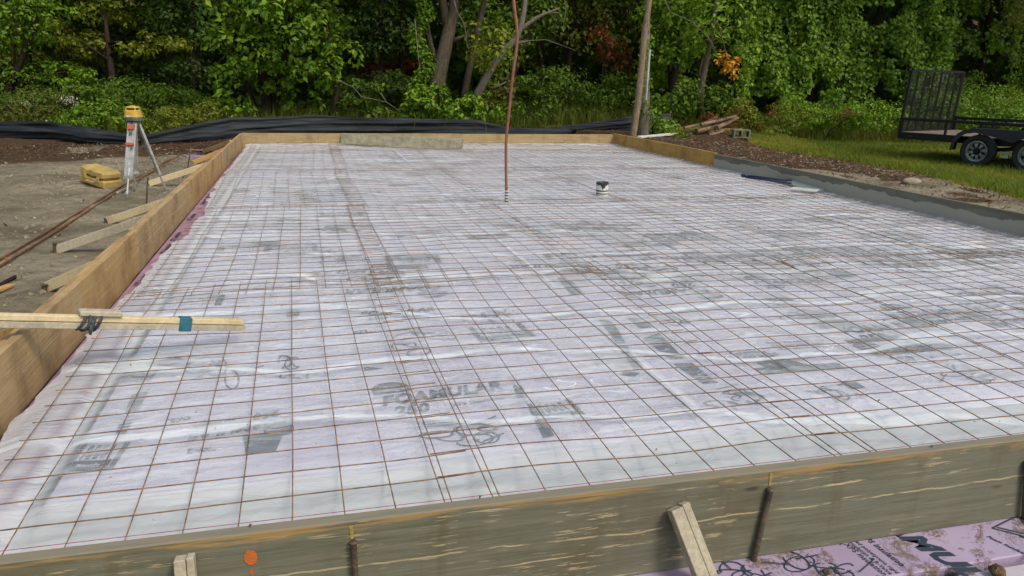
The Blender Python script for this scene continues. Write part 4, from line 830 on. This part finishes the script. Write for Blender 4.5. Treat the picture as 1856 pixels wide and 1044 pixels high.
for wi, (x_, y_, sg) in enumerate(((0, 0, -1), (.95, 0, -1), (0, y1_+.16, 1), (.95, y1_+.16, 1))):
    c_ = TP(x_, y_, RWH-.01); wh = bpy.data.objects.new('wheel', None); C.objects.link(wh); wh.parent = t; wh.location = tuple(c_-base_of(t))
    mb = MB(); torus(mb, c_, RWH, .1, .20); obj('tyre', mb, RUBBER, wh, smooth=True)
    mb = MB(); n = 36; V = []; prr = [(.205, .085), (.205, .095), (.190, .098), (.180, .07), (.165, .06)]
    for j in range(n):
        a_ = 2*math.pi*j/n
        for rr, yy in prr: V.append(c_+RT@np.array([rr*math.cos(a_), sg*yy, rr*math.sin(a_)]))
    q = len(prr); mb.add(V, [(j*q+i, ((j+1) % n)*q+i, ((j+1) % n)*q+i+1, j*q+i+1) for j in range(n) for i in range(q-1)])
    ns = 8 if wi % 2 == 0 else 5
    for j in range(ns):                                # disc with openings: spoke plates
        a_ = 2*math.pi*(j+.25)/ns; hw = math.pi/ns*(.62 if ns == 8 else .55); V = []
        for rr, yy, hh_ in ((.07, .075, math.pi/ns), (.11, .085, hw*.9), (.15, .07, hw), (.168, .058, math.pi/ns*.98)):
            for s_ in (-1, 0, 1): V.append(c_+RT@np.array([rr*math.cos(a_+s_*hh_), sg*yy, rr*math.sin(a_+s_*hh_)]))
        mb.add(V, [(3*i+s_, 3*i+3+s_, 3*i+4+s_, 3*i+1+s_) for i in range(3) for s_ in (0, 1)])
    obj('rim', mb, CHROME, wh)
    mb = MB(); mb.tube([c_, c_+RT@np.array([0, sg*.115, 0])], .045, 12); mb.tube([c_, c_+RT@np.array([0, sg*.05, 0])], .19, 24)
    for j in range(5): a_ = 2*math.pi*j/5+.3; q_ = RT@np.array([.062*math.cos(a_), sg*.07, .062*math.sin(a_)]); mb.tube([c_+q_, c_+q_+RT@np.array([0, sg*.03, 0])], .011, 6)
    obj('hub', mb, TBLACK, wh)
mb = MB()
for x_ in (0, .95): tb(mb, x_-.035, x_+.035, .06, y1_+.08, RWH-.045, RWH+.025)
for y_ in (y0_+.1, y1_-.1): tb(mb, -.3, 1.25, y_-.03, y_+.03, RWH+.03, RWH+.07)
obj('axle', mb, TBLACK, t)
mb = MB(); tb(mb, .38, .60, .02, .06, RWH+.0, RWH+.02, .002); tb(mb, .42, .55, .0, .05, RWH-.1, RWH-.05, .002); obj('hanger', mb, ALU, t)
for y_ in (y0_, y1_): mb = MB(); tb(mb, XR0-.035, XR0-.021, y_-.03, y_+.03, ZB-.10, ZB-.02, .003); obj('tail_light', mb, simple('red_lens', (.25, .01, .01), None, 10, .3), t)
mb = MB(); tb(mb, XR0+.22, XR0+.30, y0_-.032, y0_-.0255, ZB-.08, ZB-.05, .001); obj('side_marker', mb, simple('red_marker', (.16, .012, .01), None, 10, .3), t)

# ------------------------------------------------------------------ trees and undergrowth
def trunk_mb(pts, radii, n=10, mb=None): mb = mb or MB(); return mb.tube(pts, radii, n, jit=.12)
def tree(name, lab, px, D, blobs, n, size, mat, bark=DBARK, tr=.12, trunks=None, group=None, cat='tree', sub=10, extra=None, vis=None):
    """blobs: (px, py, rx(m), rz(m)) seen from the slab; a trunk below each"""
    b0 = gnd_at(px, D); t = thing(name, lab, cat, b0, group); bl = []
    for q_ in blobs:
        dd = D+(q_[4] if len(q_) > 4 else random.uniform(-.5, .5)); c_ = at(q_[0], q_[1], dd); bl.append((c_, (q_[2], q_[2]*.8, q_[3])))
    P, N = clumps(bl, n, sub); P[:, 2] = np.maximum(P[:, 2], gz(P[:, 0], P[:, 1])+.05)
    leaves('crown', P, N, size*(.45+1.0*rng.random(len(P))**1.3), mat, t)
    mb = MB(); top = max(bl, key=lambda q_: q_[0][2])[0]
    if trunks is None:
        trunk_mb([b0-(0, 0, .2), b0+(top-b0)*.35+rng.normal(0, .1, 3)*(1, 1, 0), b0+(top-b0)*.7, top], [tr, tr*.85, tr*.6, tr*.25], mb=mb)
        for c_, r_ in bl: s_ = b0+(top-b0)*(.25+.5*random.random()); trunk_mb([s_, (s_+c_)/2+(0, 0, .15), c_], [tr*.4, tr*.25, tr*.1], 6, mb)
    else:
        for pts, rad in trunks: P_ = [at(*a_[:2], a_[2] if len(a_) > 2 else D) for a_ in pts]; trunk_mb(P_, rad, mb=mb)
    obj('trunk', mb, bark, t, smooth=True)
    return t
def gnd_at(px, D):
    p_ = at(px, 150, D); p_[2] = float(gz(p_[0], p_[1])); return p_
# big leafy tree left of centre
bl = [(430, 20, .9, .8), (520, 10, 1.0, .9), (590, 30, .7, .6), (450, 75, .8, .6), (545, 85, 1.0, .6), (625, 90, .5, .35), (420, 125, .55, .5), (495, 130, .7, .4), (570, 135, .6, .4), (600, 160, .35, .45), (575, 190, .35, .35), (520, 178, .25, .45), (425, 170, .45, .5), (440, 205, .35, .3), (480, -60, 1.4, 1.0), (580, -80, 1.3, 1.0), (400, -40, .9, .9), (505, -190, 1.8, 1.4)]
tree('leafy_tree', 'big bright green broadleaf tree left of centre with dark stems at its foot', 500, 21.5, bl, 9500, .165, LV_B, trunks=[([(485, 215, 22.2), (482, 150, 22.2), (470, 60, 22.), (450, -60, 22)], [.16, .14, .12, .08]), ([(505, 218, 22.3), (500, 160, 22.2), (520, 80, 22.), (540, -60)], [.10, .09, .08, .05]), ([(600, 214, 21.3), (612, 165, 21.4), (607, 115, 21.6), (590, 40), (580, -80)], [.09, .09, .09, .08, .05]), ([(470, 218, 22.3), (455, 170, 22.3), (430, 110, 22.), (410, 20)], [.08, .07, .06, .04])])
# forked tree in the middle with its vine column
t = tree('forked_tree', 'grey-barked forked tree in the middle with a leaning trunk', 790, 21.3, [(800, -70, 1.3, .7), (850, -110, 1.4, .8), (740, -90, 1.2, .8), (700, -150, 1.6, 1.0)], 1800, .2, LV_M, BARK, trunks=[([(786, 205), (789, 170), (797, 130), (806, 90), (815, 50), (822, 20), (828, -20), (840, -90)], [.30, .25, .21, .19, .17, .13, .11, .06]), ([(812, 55), (806, 20), (800, -15), (780, -90)], [.13, .11, .09, .05]), ([(818, 75), (840, 66), (862, 66)], [.06, .04, .02]), ([(793, 120), (783, 85), (778, 60), (772, 20)], [.07, .05, .04, .03]), ([(760, 60), (745, 56), (731, 52)], [.04, .035, .02]), ([(785, 100), (776, 62), (758, 60)], [.05, .045, .03])])
tree('slim_tree', 'slim grey trunk rising right of the forked tree', 845, 21.8, [(880, -60, 1.0, .6), (900, -110, 1.2, .8)], 900, .2, LV_M, BARK, trunks=[([(838, 190), (844, 160), (852, 120), (862, 70), (870, 35), (880, -10), (890, -90)], [.11, .10, .09, .085, .08, .07, .04])])
tree('leaning_tree', 'bare leaning tree with forked dead branches above the undergrowth', 868, 20.6, [(870, 60, .45, .35), (895, 90, .5, .4), (885, 125, .4, .35), (905, 55, .35, .3), (858, 95, .25, .2), (925, -80, .9, .6)], 1300, .14, LV_Y, GBARK, trunks=[([(855, 200), (868, 165), (882, 140), (893, 120), (915, 90), (936, 70), (944, 50), (950, 20), (953, -15), (960, -90)], [.12, .11, .10, .095, .09, .08, .075, .065, .06, .04]), ([(938, 62), (955, 45), (972, 33), (985, 26), (1002, 20), (1015, 14)], [.06, .055, .05, .035, .03, .012]), ([(984, 26), (998, 22), (1017, 24)], [.03, .02, .01]), ([(930, 82), (943, 77), (957, 75)], [.03, .022, .01]), ([(893, 160), (905, 155), (918, 148)], [.03, .02, .01])])
P = []; N = []
for py in np.arange(-10, 175, 7):
    a_, b_ = blob(at(762+10*math.sin(py*.07)+(4 if py > 100 else 0), py, 20.9), (.16+.1*random.random(), .15, .14), 44); P.append(a_); N.append(b_)
t = thing('vine_column', 'narrow column of bright green vine climbing left of the forked tree', 'vine', gnd_at(765, 20.9)); leaves('foliage', np.concatenate(P), np.concatenate(N), .11, LV_B, t); obj('stem', MB().tube([at(768, 215, 20.9), at(764, 120, 20.9), at(760, 40, 20.9), at(762, -60, 20.9)], .03, 6), BARK, t)
# hanging bare vines
for i, (pp, D) in enumerate((((820, -10), (838, 25), (845, 60), (848, 85)), 20.5), (((1022, -20), (1024, 30), (1021, 60)), 22), (((758, 70), (757, 105), (765, 135)), 20.6), (((1195, -20), (1215, 20), (1260, 45), (1290, 75), (1305, 100)), 20)) if False else []: pass
for pp, D, lab in ((((820, -10), (828, 20), (842, 45), (847, 85)), 20.4, 'thin grey vine dangling in front of the forked tree'), (((1022, -20), (1025, 20), (1020, 55)), 21.5, 'thin vine dangling right of the dead branch'), (((752, 35), (757, 90), (762, 138)), 20.5, 'thin vine dangling beside the vine column'), (((1195, -20), (1215, 22), (1255, 40), (1285, 70), (1300, 95)), 20., 'thin grey vine slanting down above the orange leaves'), (((612, 145), (640, 158), (655, 175), (700, 185), (722, 200)), 20.4, 'low crooked bare branch right of the big leafy tree'), (((690, 168), (700, 185), (720, 198)), 20.3, 'short bare twig by the low crooked branch'), (((935, 75), (990, 72), (1045, 92)), 20.8, 'thin arching bare branch right of the copper pipe')):
    tag(obj('bare_vine', MB().tube([at(*q_, D) for q_ in pp], [.016]+[.011]*(len(pp)-2)+[.005], 6), GBARK), lab, 'vine', 'bare vines and twigs at the wood edge')
# right of the pole
tree('leafy_tree', 'broadleaf tree with drooping green boughs right of the pale pole', 1270, 21.5, [(1230, 20, .5, .4), (1290, 30, .7, .5), (1340, 25, .7, .5), (1255, 70, .5, .3), (1300, 85, .45, .3), (1350, 70, .5, .4), (1215, 95, .35, .25), (1240, -50, 1.2, .8), (1340, -60, 1.2, .8), (1275, 55, .5, .35), (1360, 110, .4, .4), (1195, -120, 1.4, .9)], 3600, .15, LV_B, BARK, trunks=[([(1268, 215), (1270, 180), (1272, 150), (1280, 110), (1290, 60), (1300, -20), (1310, -100)], [.11, .10, .09, .085, .08, .06, .04]), ([(1272, 150), (1268, 130), (1276, 100)], [.04, .035, .03])])
P, N = clumps([(at(1316, 108, 20.2), (.20, .15, .16)), (at(1322, 130, 20.2), (.2, .15, .15)), (at(1338, 112, 20.2), (.14, .1, .1)), (at(1312, 95, 20.2), (.12, .1, .12))], 150, 5)
t = thing('autumn_branch', 'hanging branch of orange and yellow leaves', 'branch', at(1316, 60, 20.2)); leaves('foliage', P, N, .13, LV_A, t); obj('twig', MB().tube([at(1300, 40, 20.2), at(1312, 80, 20.2), at(1320, 125, 20.2)], .015, 6), BARK, t)
# vine-draped wall of trees
def drape(name, lab, px0, px1, D, ztop, n, size, mat, cave, seed, hang=1.0):
    a_, b_ = at(px0, 150, D), at(px1, 150, D); Lh = np.linalg.norm((b_-a_)[:2]); dv = (b_-a_)/Lh; dv[2] = 0; nf = -np.array([-dv[1], dv[0], 0]); nf = nf if nf@FWD < 0 else -nf
    s_ = rng.random(n)*Lh; z_ = rng.random(n)**.9*ztop; dep = 1.1*(fbm(s_*.9, z_*.45, seed, 3)-.5)+.5*(fbm(s_*2.6, z_*1.1, seed+3, 2)-.5)
    hole = fbm(s_*1.1, z_*1.3, seed+7, 3); low = ss(-z_, -1.7, -.3); kp = (hole > .36+cave*low*.3)&(z_ > .15+.9*cave*(fbm(s_*1.5, 0*s_, seed+9, 2)))
    s_, z_, dep = s_[kp], z_[kp], dep[kp]; n = len(s_); P = a_[None]+dv[None]*s_[:, None]+nf[None]*(dep+rng.normal(0, .12, n)-z_*.05)[:, None]*1.3; P[:, 2] = -.2+z_*hang
    e = .05; ds = (fbm((s_+e)*.9, z_*.45, seed, 3)-fbm((s_-e)*.9, z_*.45, seed, 3))/(2*e)*1.1; N = nf[None]-dv[None]*ds[:, None]*1.2+np.array([0, 0, .45])
    t = thing(name, lab, 'tree', ((a_+b_)/2*(1, 1, 0)+np.array([0, 0, -.2]))); leaves('crown', P, N, size*(.45+.95*rng.random(n)), mat, t, .75, .9)
    mb = MB()
    for i in range(max(3, int(Lh/1.3))): q = a_+dv*Lh*(i+.5)/max(3, int(Lh/1.3))-nf*(.9+.5*random.random()); mb.tube([(q[0], q[1], -.4), (q[0]+random.uniform(-.2, .2), q[1], ztop*.5), (q[0]+random.uniform(-.4, .4), q[1], ztop)], [.16, .12, .06], 8, jit=.2)
    obj('trunk', mb, DBARK, t); return t
drape('vine_covered_tree', 'tree smothered in green vines, left part of the tall leafy wall', 1330, 1530, 26.0, 6.2, 13500, .125, LV_V, 1, 100)
drape('vine_covered_tree', 'tree smothered in green vines, right part of the leafy wall behind the ramp gate', 1500, 1712, 26.5, 6.5, 15000, .125, LV_V, .8, 120)
drape('dark_vine_tree', 'darker vine-hung tree at the right edge behind the trailer', 1700, 2050, 29, 6.5, 14000, .13, LV_V, .6, 140)
P, N = clumps([(at(1848, 20, 24), (.5, .4, .5)), (at(1835, 60, 24), (.4, .3, .5)), (at(1850, 95, 24), (.25, .2, .4)), (at(1880, 0, 24), (.7, .5, .7))], 900, 8); t = thing('feathery_tree', 'olive feathery bough hanging into the upper right corner', 'tree', gnd_at(1900, 24)); leaves('crown', P, N, .10, LV_O, t, .35); obj('trunk', MB().tube([gnd_at(1900, 24), at(1895, 60, 24), at(1880, -20, 24)], [.1, .08, .04], 8), BARK, t)
# mid-distance trees and bushes: (name, label, px, D, blobs, n, size, material)
spec = [
 ('shrub', 'bright yellowish shrub in the upper left corner', 40, 27, [(20, 110, 1.0, .6), (90, 120, .8, .45), (0, 60, 1.0, .7), (150, 90, .8, .4), (60, 40, 1.2, .6)], 3000, .15, LV_O),
 ('broadleaf_tree', 'mid green tree left of the big bright one, upper left', 190, 28, [(170, 40, 1.4, .7), (260, 60, 1.2, .6), (120, 10, 1.5, .8), (230, 110, 1.0, .4), (300, 20, 1.2, .8), (180, -60, 2.2, 1.4), (330, 100, .9, .5)], 5200, .17, LV_M),
 ('broadleaf_tree', 'tree with yellow-green tips behind the laser level', 200, 25.5, [(190, 20, .8, .35), (160, 80, .7, .3), (240, 90, .6, .3), (290, 75, .8, .3), (100, 60, .6, .3)], 1500, .15, LV_Y),
 ('broadleaf_tree', 'dark tree standing just left of the big bright tree', 340, 26, [(350, 40, 1.0, .9), (340, 130, .9, .5), (370, 170, .7, .4), (310, 160, .7, .3), (350, -60, 1.5, 1.2)], 3600, .15, LV_D),
 ('broadleaf_tree', 'dark tree filling the gap left of the vine column', 690, 27, [(650, 20, 1.2, 1.0), (720, 40, 1.0, .9), (690, 80, 1.1, .5), (640, 60, .8, .6), (690, -70, 2.0, 1.2)], 4200, .16, LV_D),
 ('broadleaf_tree', 'brown-green tree behind the dead branch, upper centre', 1020, 27, [(990, 30, 1.2, .9), (1060, 50, 1.1, .8), (1110, 20, 1.1, .8), (960, 90, .9, .5), (1050, -60, 2.2, 1.3), (1110, 90, .8, .5)], 5200, .15, LV_O),
 ('broadleaf_tree', 'dark green tree behind the pale pole', 1150, 28, [(1140, 60, 1.1, 1.0), (1200, 40, 1.1, .9), (1190, 120, 1.2, .6), (1250, 130, .9, .6), (1160, -60, 2.0, 1.3)], 4200, .15, LV_M),
 ('broadleaf_tree', 'mid green sapling behind the slim grey trunk, upper centre', 900, 25, [(880, 30, .9, .7), (930, 60, .8, .6), (900, 110, .8, .5), (970, 30, .9, .7), (860, 80, .6, .5)], 3400, .14, LV_M),
 ('broadleaf_tree', 'yellow-green sapling left of the white-flowered weeds', -10, 24, [(-20, 60, .9, .6), (30, 40, .9, .6), (10, 110, .8, .5), (70, 20, .8, .5), (60, 130, .8, .35), (120, 130, .7, .3)], 3800, .13, LV_B),
 ('broadleaf_tree', 'green tree filling in between the pale pole and the leafy tree', 1215, 24, [(1200, 30, .7, .6), (1225, 80, .7, .5), (1205, 130, .7, .4), (1240, 10, .7, .6)], 3000, .13, LV_B),
 ('shrub', 'dark rust-tinted bough left of the pale pole', 1115, 24, [(1110, 85, .45, .3), (1085, 60, .35, .25), (1125, 110, .35, .25)], 500, .13, LV_R),
 ('shrub', 'low rusty bracken mound glimpsed in the dark gap', 710, 29, [(700, 122, .75, .20), (740, 118, .6, .18), (665, 128, .5, .16)], 900, .16, LV_R),
 ('shrub', 'dark low bush under the rusty bracken', 690, 25, [(680, 165, .9, .35), (730, 165, .8, .35), (640, 170, .7, .4), (700, 145, .9, .25)], 2200, .12, LV_D),
 ('shrub', 'leafy bush behind the fence right of the big tree', 690, 21, [(660, 165, .5, .25), (690, 200, .5, .25), (640, 195, .4, .25)], 900, .12, LV_M),
 ('shrub', 'bright bush at the foot of the forked tree', 765, 20.7, [(765, 190, .55, .38), (735, 200, .3, .28), (790, 175, .3, .3)], 1500, .12, LV_B),
 ('shrub', 'green bush right of the forked tree base behind the fence', 840, 20.6, [(845, 198, .5, .3), (820, 205, .3, .2), (872, 185, .35, .3), (905, 205, .3, .25)], 1500, .11, LV_B),
 ('shrub', 'wide green thicket right of the copper pipe', 1000, 23, [(970, 190, .9, .5), (1030, 175, .9, .55), (1080, 180, .9, .5), (1000, 145, 1.0, .35), (1110, 160, .7, .4)], 4800, .10, LV_M),
 ('shrub', 'small leafy bush left of the copper pipe', 905, 22, [(905, 165, .5, .5), (890, 195, .4, .3)], 900, .13, LV_O),
 ('shrub', 'round-leaved bush between the pole and the brush pile', 1195, 18, [(1180, 225, .35, .3), (1210, 232, .3, .2), (1195, 205, .3, .22), (1235, 245, .22, .1)], 800, .085, LV_B),
 ('shrub', 'shadowy bush behind the brush pile', 1240, 21.5, [(1230, 170, .7, .5), (1290, 180, .7, .4), (1210, 195, .6, .3)], 1900, .11, LV_M),
 ('shrub', 'rust-leaved seedling on the brush pile', 1290, 18.8, [(1290, 212, .25, .10), (1275, 218, .15, .07), (1325, 225, .2, .08)], 160, .09, LV_R),
 ('shrub', 'goldenrod clump behind the fence, yellow-green, right of the laser level', 320, 19.6, [(300, 215, .45, .28), (345, 212, .45, .25), (375, 200, .35, .25), (270, 235, .3, .2)], 3200, .065, LV_Y),
 ('shrub', 'green weeds behind the laser level', 190, 20.5, [(200, 205, .7, .35), (150, 215, .6, .3), (240, 225, .4, .25), (110, 215, .5, .25)], 3000, .10, LV_B),
 ('shrub', 'broad dark thicket of brambles left behind the weeds', 250, 24, [(130, 165, 1.0, .35), (220, 165, 1.0, .4), (310, 180, .9, .35), (60, 180, .9, .3), (380, 195, .6, .35), (20, 150, .9, .4)], 6500, .10, LV_M),
 ('shrub', 'olive weeds at the left edge behind the fence', 40, 20.5, [(20, 208, .7, .3), (80, 205, .6, .3), (-20, 200, .6, .3), (60, 185, .7, .3)], 3000, .085, LV_O),
 ('shrub', 'white-flowered weeds at the left behind the fence', 80, 21, [(36, 190, .3, .12), (60, 200, .25, .1), (118, 180, .3, .14), (130, 190, .2, .1)], 420, .045, FLOW),
 ('shrub', 'red-leaved seedlings beside the right tripod leg', 250, 17.0, [(247, 250, .12, .07), (240, 245, .08, .06)], 70, .06, LV_R),
 ('shrub', 'green weeds left of the ramp gate', 1500, 22, [(1400, 225, .6, .22), (1460, 215, .7, .3), (1530, 215, .7, .3), (1590, 218, .6, .3), (1440, 195, .6, .25), (1560, 195, .6, .25), (1620, 205, .5, .3)], 7500, .07, LV_B),
 ('shrub', 'olive weeds behind the cinder block', 1370, 20.5, [(1350, 215, .5, .3), (1380, 230, .5, .25), (1410, 240, .4, .2), (1340, 195, .4, .25), (1430, 205, .5, .3)], 3600, .065, LV_Y),
 ('shrub', 'rust-tipped weeds between the brush pile and the ramp gate', 1440, 20, [(1404, 200, .18, .14), (1380, 232, .16, .08), (1535, 205, .3, .1), (1350, 240, .14, .07), (1330, 205, .2, .12)], 330, .06, LV_R),
 ('shrub', 'green weeds behind the trailer', 1780, 22, [(1700, 215, .7, .3), (1760, 215, .7, .35), (1820, 210, .8, .35), (1880, 215, .8, .4), (1800, 180, .9, .35), (1720, 190, .7, .3)], 6500, .075, LV_V),
 ('shrub', 'yellowish weeds beyond the trailer rail', 1820, 25, [(1760, 195, .8, .25), (1840, 190, .9, .3), (1900, 195, .8, .3)], 2600, .08, LV_Y),
]
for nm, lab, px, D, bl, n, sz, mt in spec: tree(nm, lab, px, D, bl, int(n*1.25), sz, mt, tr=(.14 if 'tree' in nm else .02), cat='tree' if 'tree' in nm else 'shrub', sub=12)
# far wood: one mass of foliage and stems that nobody could count
n = 90000; th = rng.uniform(-50, 55, n); dd = 30+9*rng.random(n)+1.5*fbm(th*.3, 0*th, 200); zz = rng.random(n)*12; kp = fbm(th*.25, zz*.5, 210, 3) > .26
P = np.stack([LAT[0]*th+FWD[0]*dd, LAT[1]*th+FWD[1]*dd, zz-.3], 1)[kp]; leafn = -FWD[None]+np.array([0, 0, .6])+0*P
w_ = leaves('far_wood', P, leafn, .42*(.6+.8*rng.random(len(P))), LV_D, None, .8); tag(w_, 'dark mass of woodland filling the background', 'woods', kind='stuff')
# unseen canopy leaves added above the frame to keep sky light off the wood
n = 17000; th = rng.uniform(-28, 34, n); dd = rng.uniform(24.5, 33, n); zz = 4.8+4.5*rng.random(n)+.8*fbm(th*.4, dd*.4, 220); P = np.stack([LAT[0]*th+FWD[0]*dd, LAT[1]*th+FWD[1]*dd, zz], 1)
w_ = leaves('shade_canopy', P, np.array([0, 0, 1.])+0*P, .5*(.6+.8*rng.random(n)), LV_M, None, .8); tag(w_, 'unseen leaf canopy added over the wood to block sky light', 'woods', kind='stuff')
for i, (px, D) in enumerate(((300, 27), (728, 28), (985, 27), (1225, 27), (110, 30))):
    a_ = gnd_at(px, D); b_ = at(px+random.uniform(-25, 25), -250, D); mb = trunk_mb([a_-(0, 0, .3), a_+(b_-a_)*.35+rng.normal(0, .06, 3), a_+(b_-a_)*.7+rng.normal(0, .08, 3), b_], [.10, .085, .07, .05]); tr_ = thing('tree', ('bare dark trunk in the wood, %s counted from the left' % ['second', 'third', 'fourth', 'fifth', 'first'][i]), 'tree', a_, 'dark trunks standing inside the wood')
    obj('trunk', mb, DBARK, tr_); P_, N_ = blob(b_, (1.2, 1.2, .9), 260); leaves('crown', P_, N_, .28, LV_M, tr_)

# ------------------------------------------------------------------ grass, chips, litter
def blades(name, P, h_, wdt, mat, lean=.35):
    n = len(P); a_ = rng.random(n)*2*math.pi; d = np.c_[np.cos(a_), np.sin(a_), 0*a_]; hh = (h_*(.5+.9*rng.random(n)))[:, None]; bend = np.c_[rng.normal(0, lean, (n, 2)), np.ones(n)]; w_ = wdt*d
    m_ = P+bend*hh*.5*np.array([.5, .5, 1]); tp = P+bend*hh
    v = np.stack([P-w_, P+w_, m_+w_*.7, m_-w_*.7, tp+w_*.08, tp-w_*.08], 1).reshape(-1, 3); b = (np.arange(n)*6)[:, None]
    f = np.concatenate([b+np.array([0, 1, 2, 3]), b+np.array([3, 2, 4, 5])], 1).reshape(-1, 4); return quadmesh(name, v, f, mat)
GR2 = leafmat('dark_grass_blades', (.03, .06, .008), (.10, .16, .014), (.30, .27, .08))
def scatter(n, x0, x1, y0, y1, dens):
    x = rng.uniform(x0, x1, n); y = rng.uniform(y0, y1, n); k_ = rng.random(n) < dens(x, y); x, y = x[k_], y[k_]; return np.c_[x, y, gz(x, y)]
gd = lambda x, y: ss(x-grass_edge(y)+.9*(fbm(x*1.3, y*1.3, 31)-.5)+.4*(fbm(x*6, y*6, 33)-.5), -.05, .35)
P = scatter(150000, 6.8, 17.5, 3.5, 22, gd); tag(blades('grass', P-(0, 0, .01), .075, .0035, GRASSM, .5), 'short grass under and around the trailer', 'grass', kind='stuff')
P = scatter(30000, 7, 17, 3.5, 20, lambda x, y: gd(x, y)*ss(fbm(x*.8, y*.8, 301), .48, .6)); tag(blades('clover_and_weeds', P, .11, .006, GR2, .7), 'darker patches of weeds in the lawn by the trailer', 'weeds', kind='stuff')
P = scatter(4200, 7.3, 10.5, 4, 15, lambda x, y: gd(x, y)*(1-gd(x-.9, y))*.9+.02*gd(x, y)); tag(blades('tall_grass', P, .16, .004, GRASSM, .5), 'taller grass tufts along the edge of the dirt on the right', 'grass', kind='stuff')
P = scatter(26000, -14, 20, 19, 27, lambda x, y: ss(y+.25*x, 19.8, 21)*.9); tag(blades('weeds', P, .5, .010, LV_O, .3), 'tall thin weeds and grass beyond the silt fence', 'weeds', kind='stuff')
def chips(name, P, lo, hi, mat, lab, cat, asp=.35):
    P = P+np.array([0, 0, .006]); v, f = leafgeo(P, np.array([0, 0, 1.])+rng.normal(0, .35, P.shape), rng.uniform(lo, hi, len(P)), asp, .0); tag(quadmesh(name, v, f, mat), lab, cat, kind='stuff')
P = np.concatenate([scatter(14000, -8, -1.5, 12.8, 19, lambda x, y: ss(y, 13.2, 14.4)*.9), scatter(5200, 6.3, 10.5, 3.5, 18, lambda x, y: (1-gd(x, y))*ss(fbm(x*1.6, y*1.6, 44)+ss(y, 8, 13)*.5, .3, .6))])
chips('bark_chips', P, .02, .09, CHIPM, 'brown bark chips and litter strewn on the ground', 'bark chips', .22)
P = np.concatenate([scatter(2500, 6.3, 10, 3.5, 18, lambda x, y: 1-gd(x, y)), scatter(1200, -8, -1.5, 4, 18, lambda x, y: .3+0*x)]); chips('fallen_leaves', P, .02, .06, DRY, 'dry fallen leaves scattered on the dirt', 'leaf litter', .6)
P = np.concatenate([scatter(2600, -7, -1.3, 2.5, 17, lambda x, y: .6+0*x), scatter(1500, 6.3, 9, 3.5, 15, lambda x, y: 1-gd(x, y))]); r_ = (.004+.016*rng.random(len(P))**4)[:, None]
V = np.stack([P+r_*np.array([1, 0, 0]), P+r_*np.array([0, 1, .1]), P+r_*np.array([-1, .2, 0]), P+r_*np.array([0, -1, 0]), P+r_*np.array([.1, 0, .8])], 1).reshape(-1, 3); b = (np.arange(len(P))*5)[:, None]
mb = bpy.data.meshes.new('pebbles'); mb.from_pydata(V.tolist(), [], [tuple(q) for q in np.concatenate([b+np.array(q) for q in ((0, 1, 4), (1, 2, 4), (2, 3, 4), (3, 0, 4))]).tolist()]); tag(link('pebbles', mb, STONE), 'small stones and clods scattered over the dirt', 'pebbles', kind='stuff')

P = np.concatenate([scatter(9000, -7.5, -1.35, 2.0, 16, lambda x, y: ss(fbm(x*1.1, y*1.1, 230), .42, .62)*.9), scatter(2500, 6.3, 9.5, 3.0, 16, lambda x, y: 1-gd(x, y))]); n = len(P); r_ = (.006+.028*rng.random(n)**5)[:, None]
J = lambda: 1+.5*(rng.random((n, 1))-.5)
V = np.stack([P+r_*J()*np.array([1, 0, 0]), P+r_*J()*np.array([.2, 1, .1]), P+r_*J()*np.array([-1, .2, 0]), P+r_*J()*np.array([0, -1, 0]), P+r_*J()*np.array([.3, .3, .7]), P+r_*J()*np.array([-.4, -.2, .6])], 1).reshape(-1, 3); b = (np.arange(n)*6)[:, None]
me = bpy.data.meshes.new('soil_clods'); me.from_pydata(V.tolist(), [], np.concatenate([b+np.array(q) for q in ((0, 1, 4), (1, 2, 5), (1, 5, 4), (2, 3, 5), (3, 0, 4), (3, 4, 5))]).tolist())
tag(link('soil_clods', me, simple('soil_clod', (.27, .225, .15), (.13, .105, .065), 30, .95, .1)), 'crumbs and clods of sandy soil over the dirt', 'soil clods', kind='stuff')

n = 260; x = rng.uniform(-.9, 6, n); y = 2.2+12.5*rng.random(n)**1.5; P = np.c_[x, y, film_z(x, y)+.004]
v, f = leafgeo(P, np.array([0, 0, 1.])+0*P, rng.uniform(.004, .016, n), .6, 0); tag(quadmesh('dirt_crumbs', v, f, CHIPM), 'crumbs of dirt and leaf bits dropped on the plastic film', 'dirt', kind='stuff')
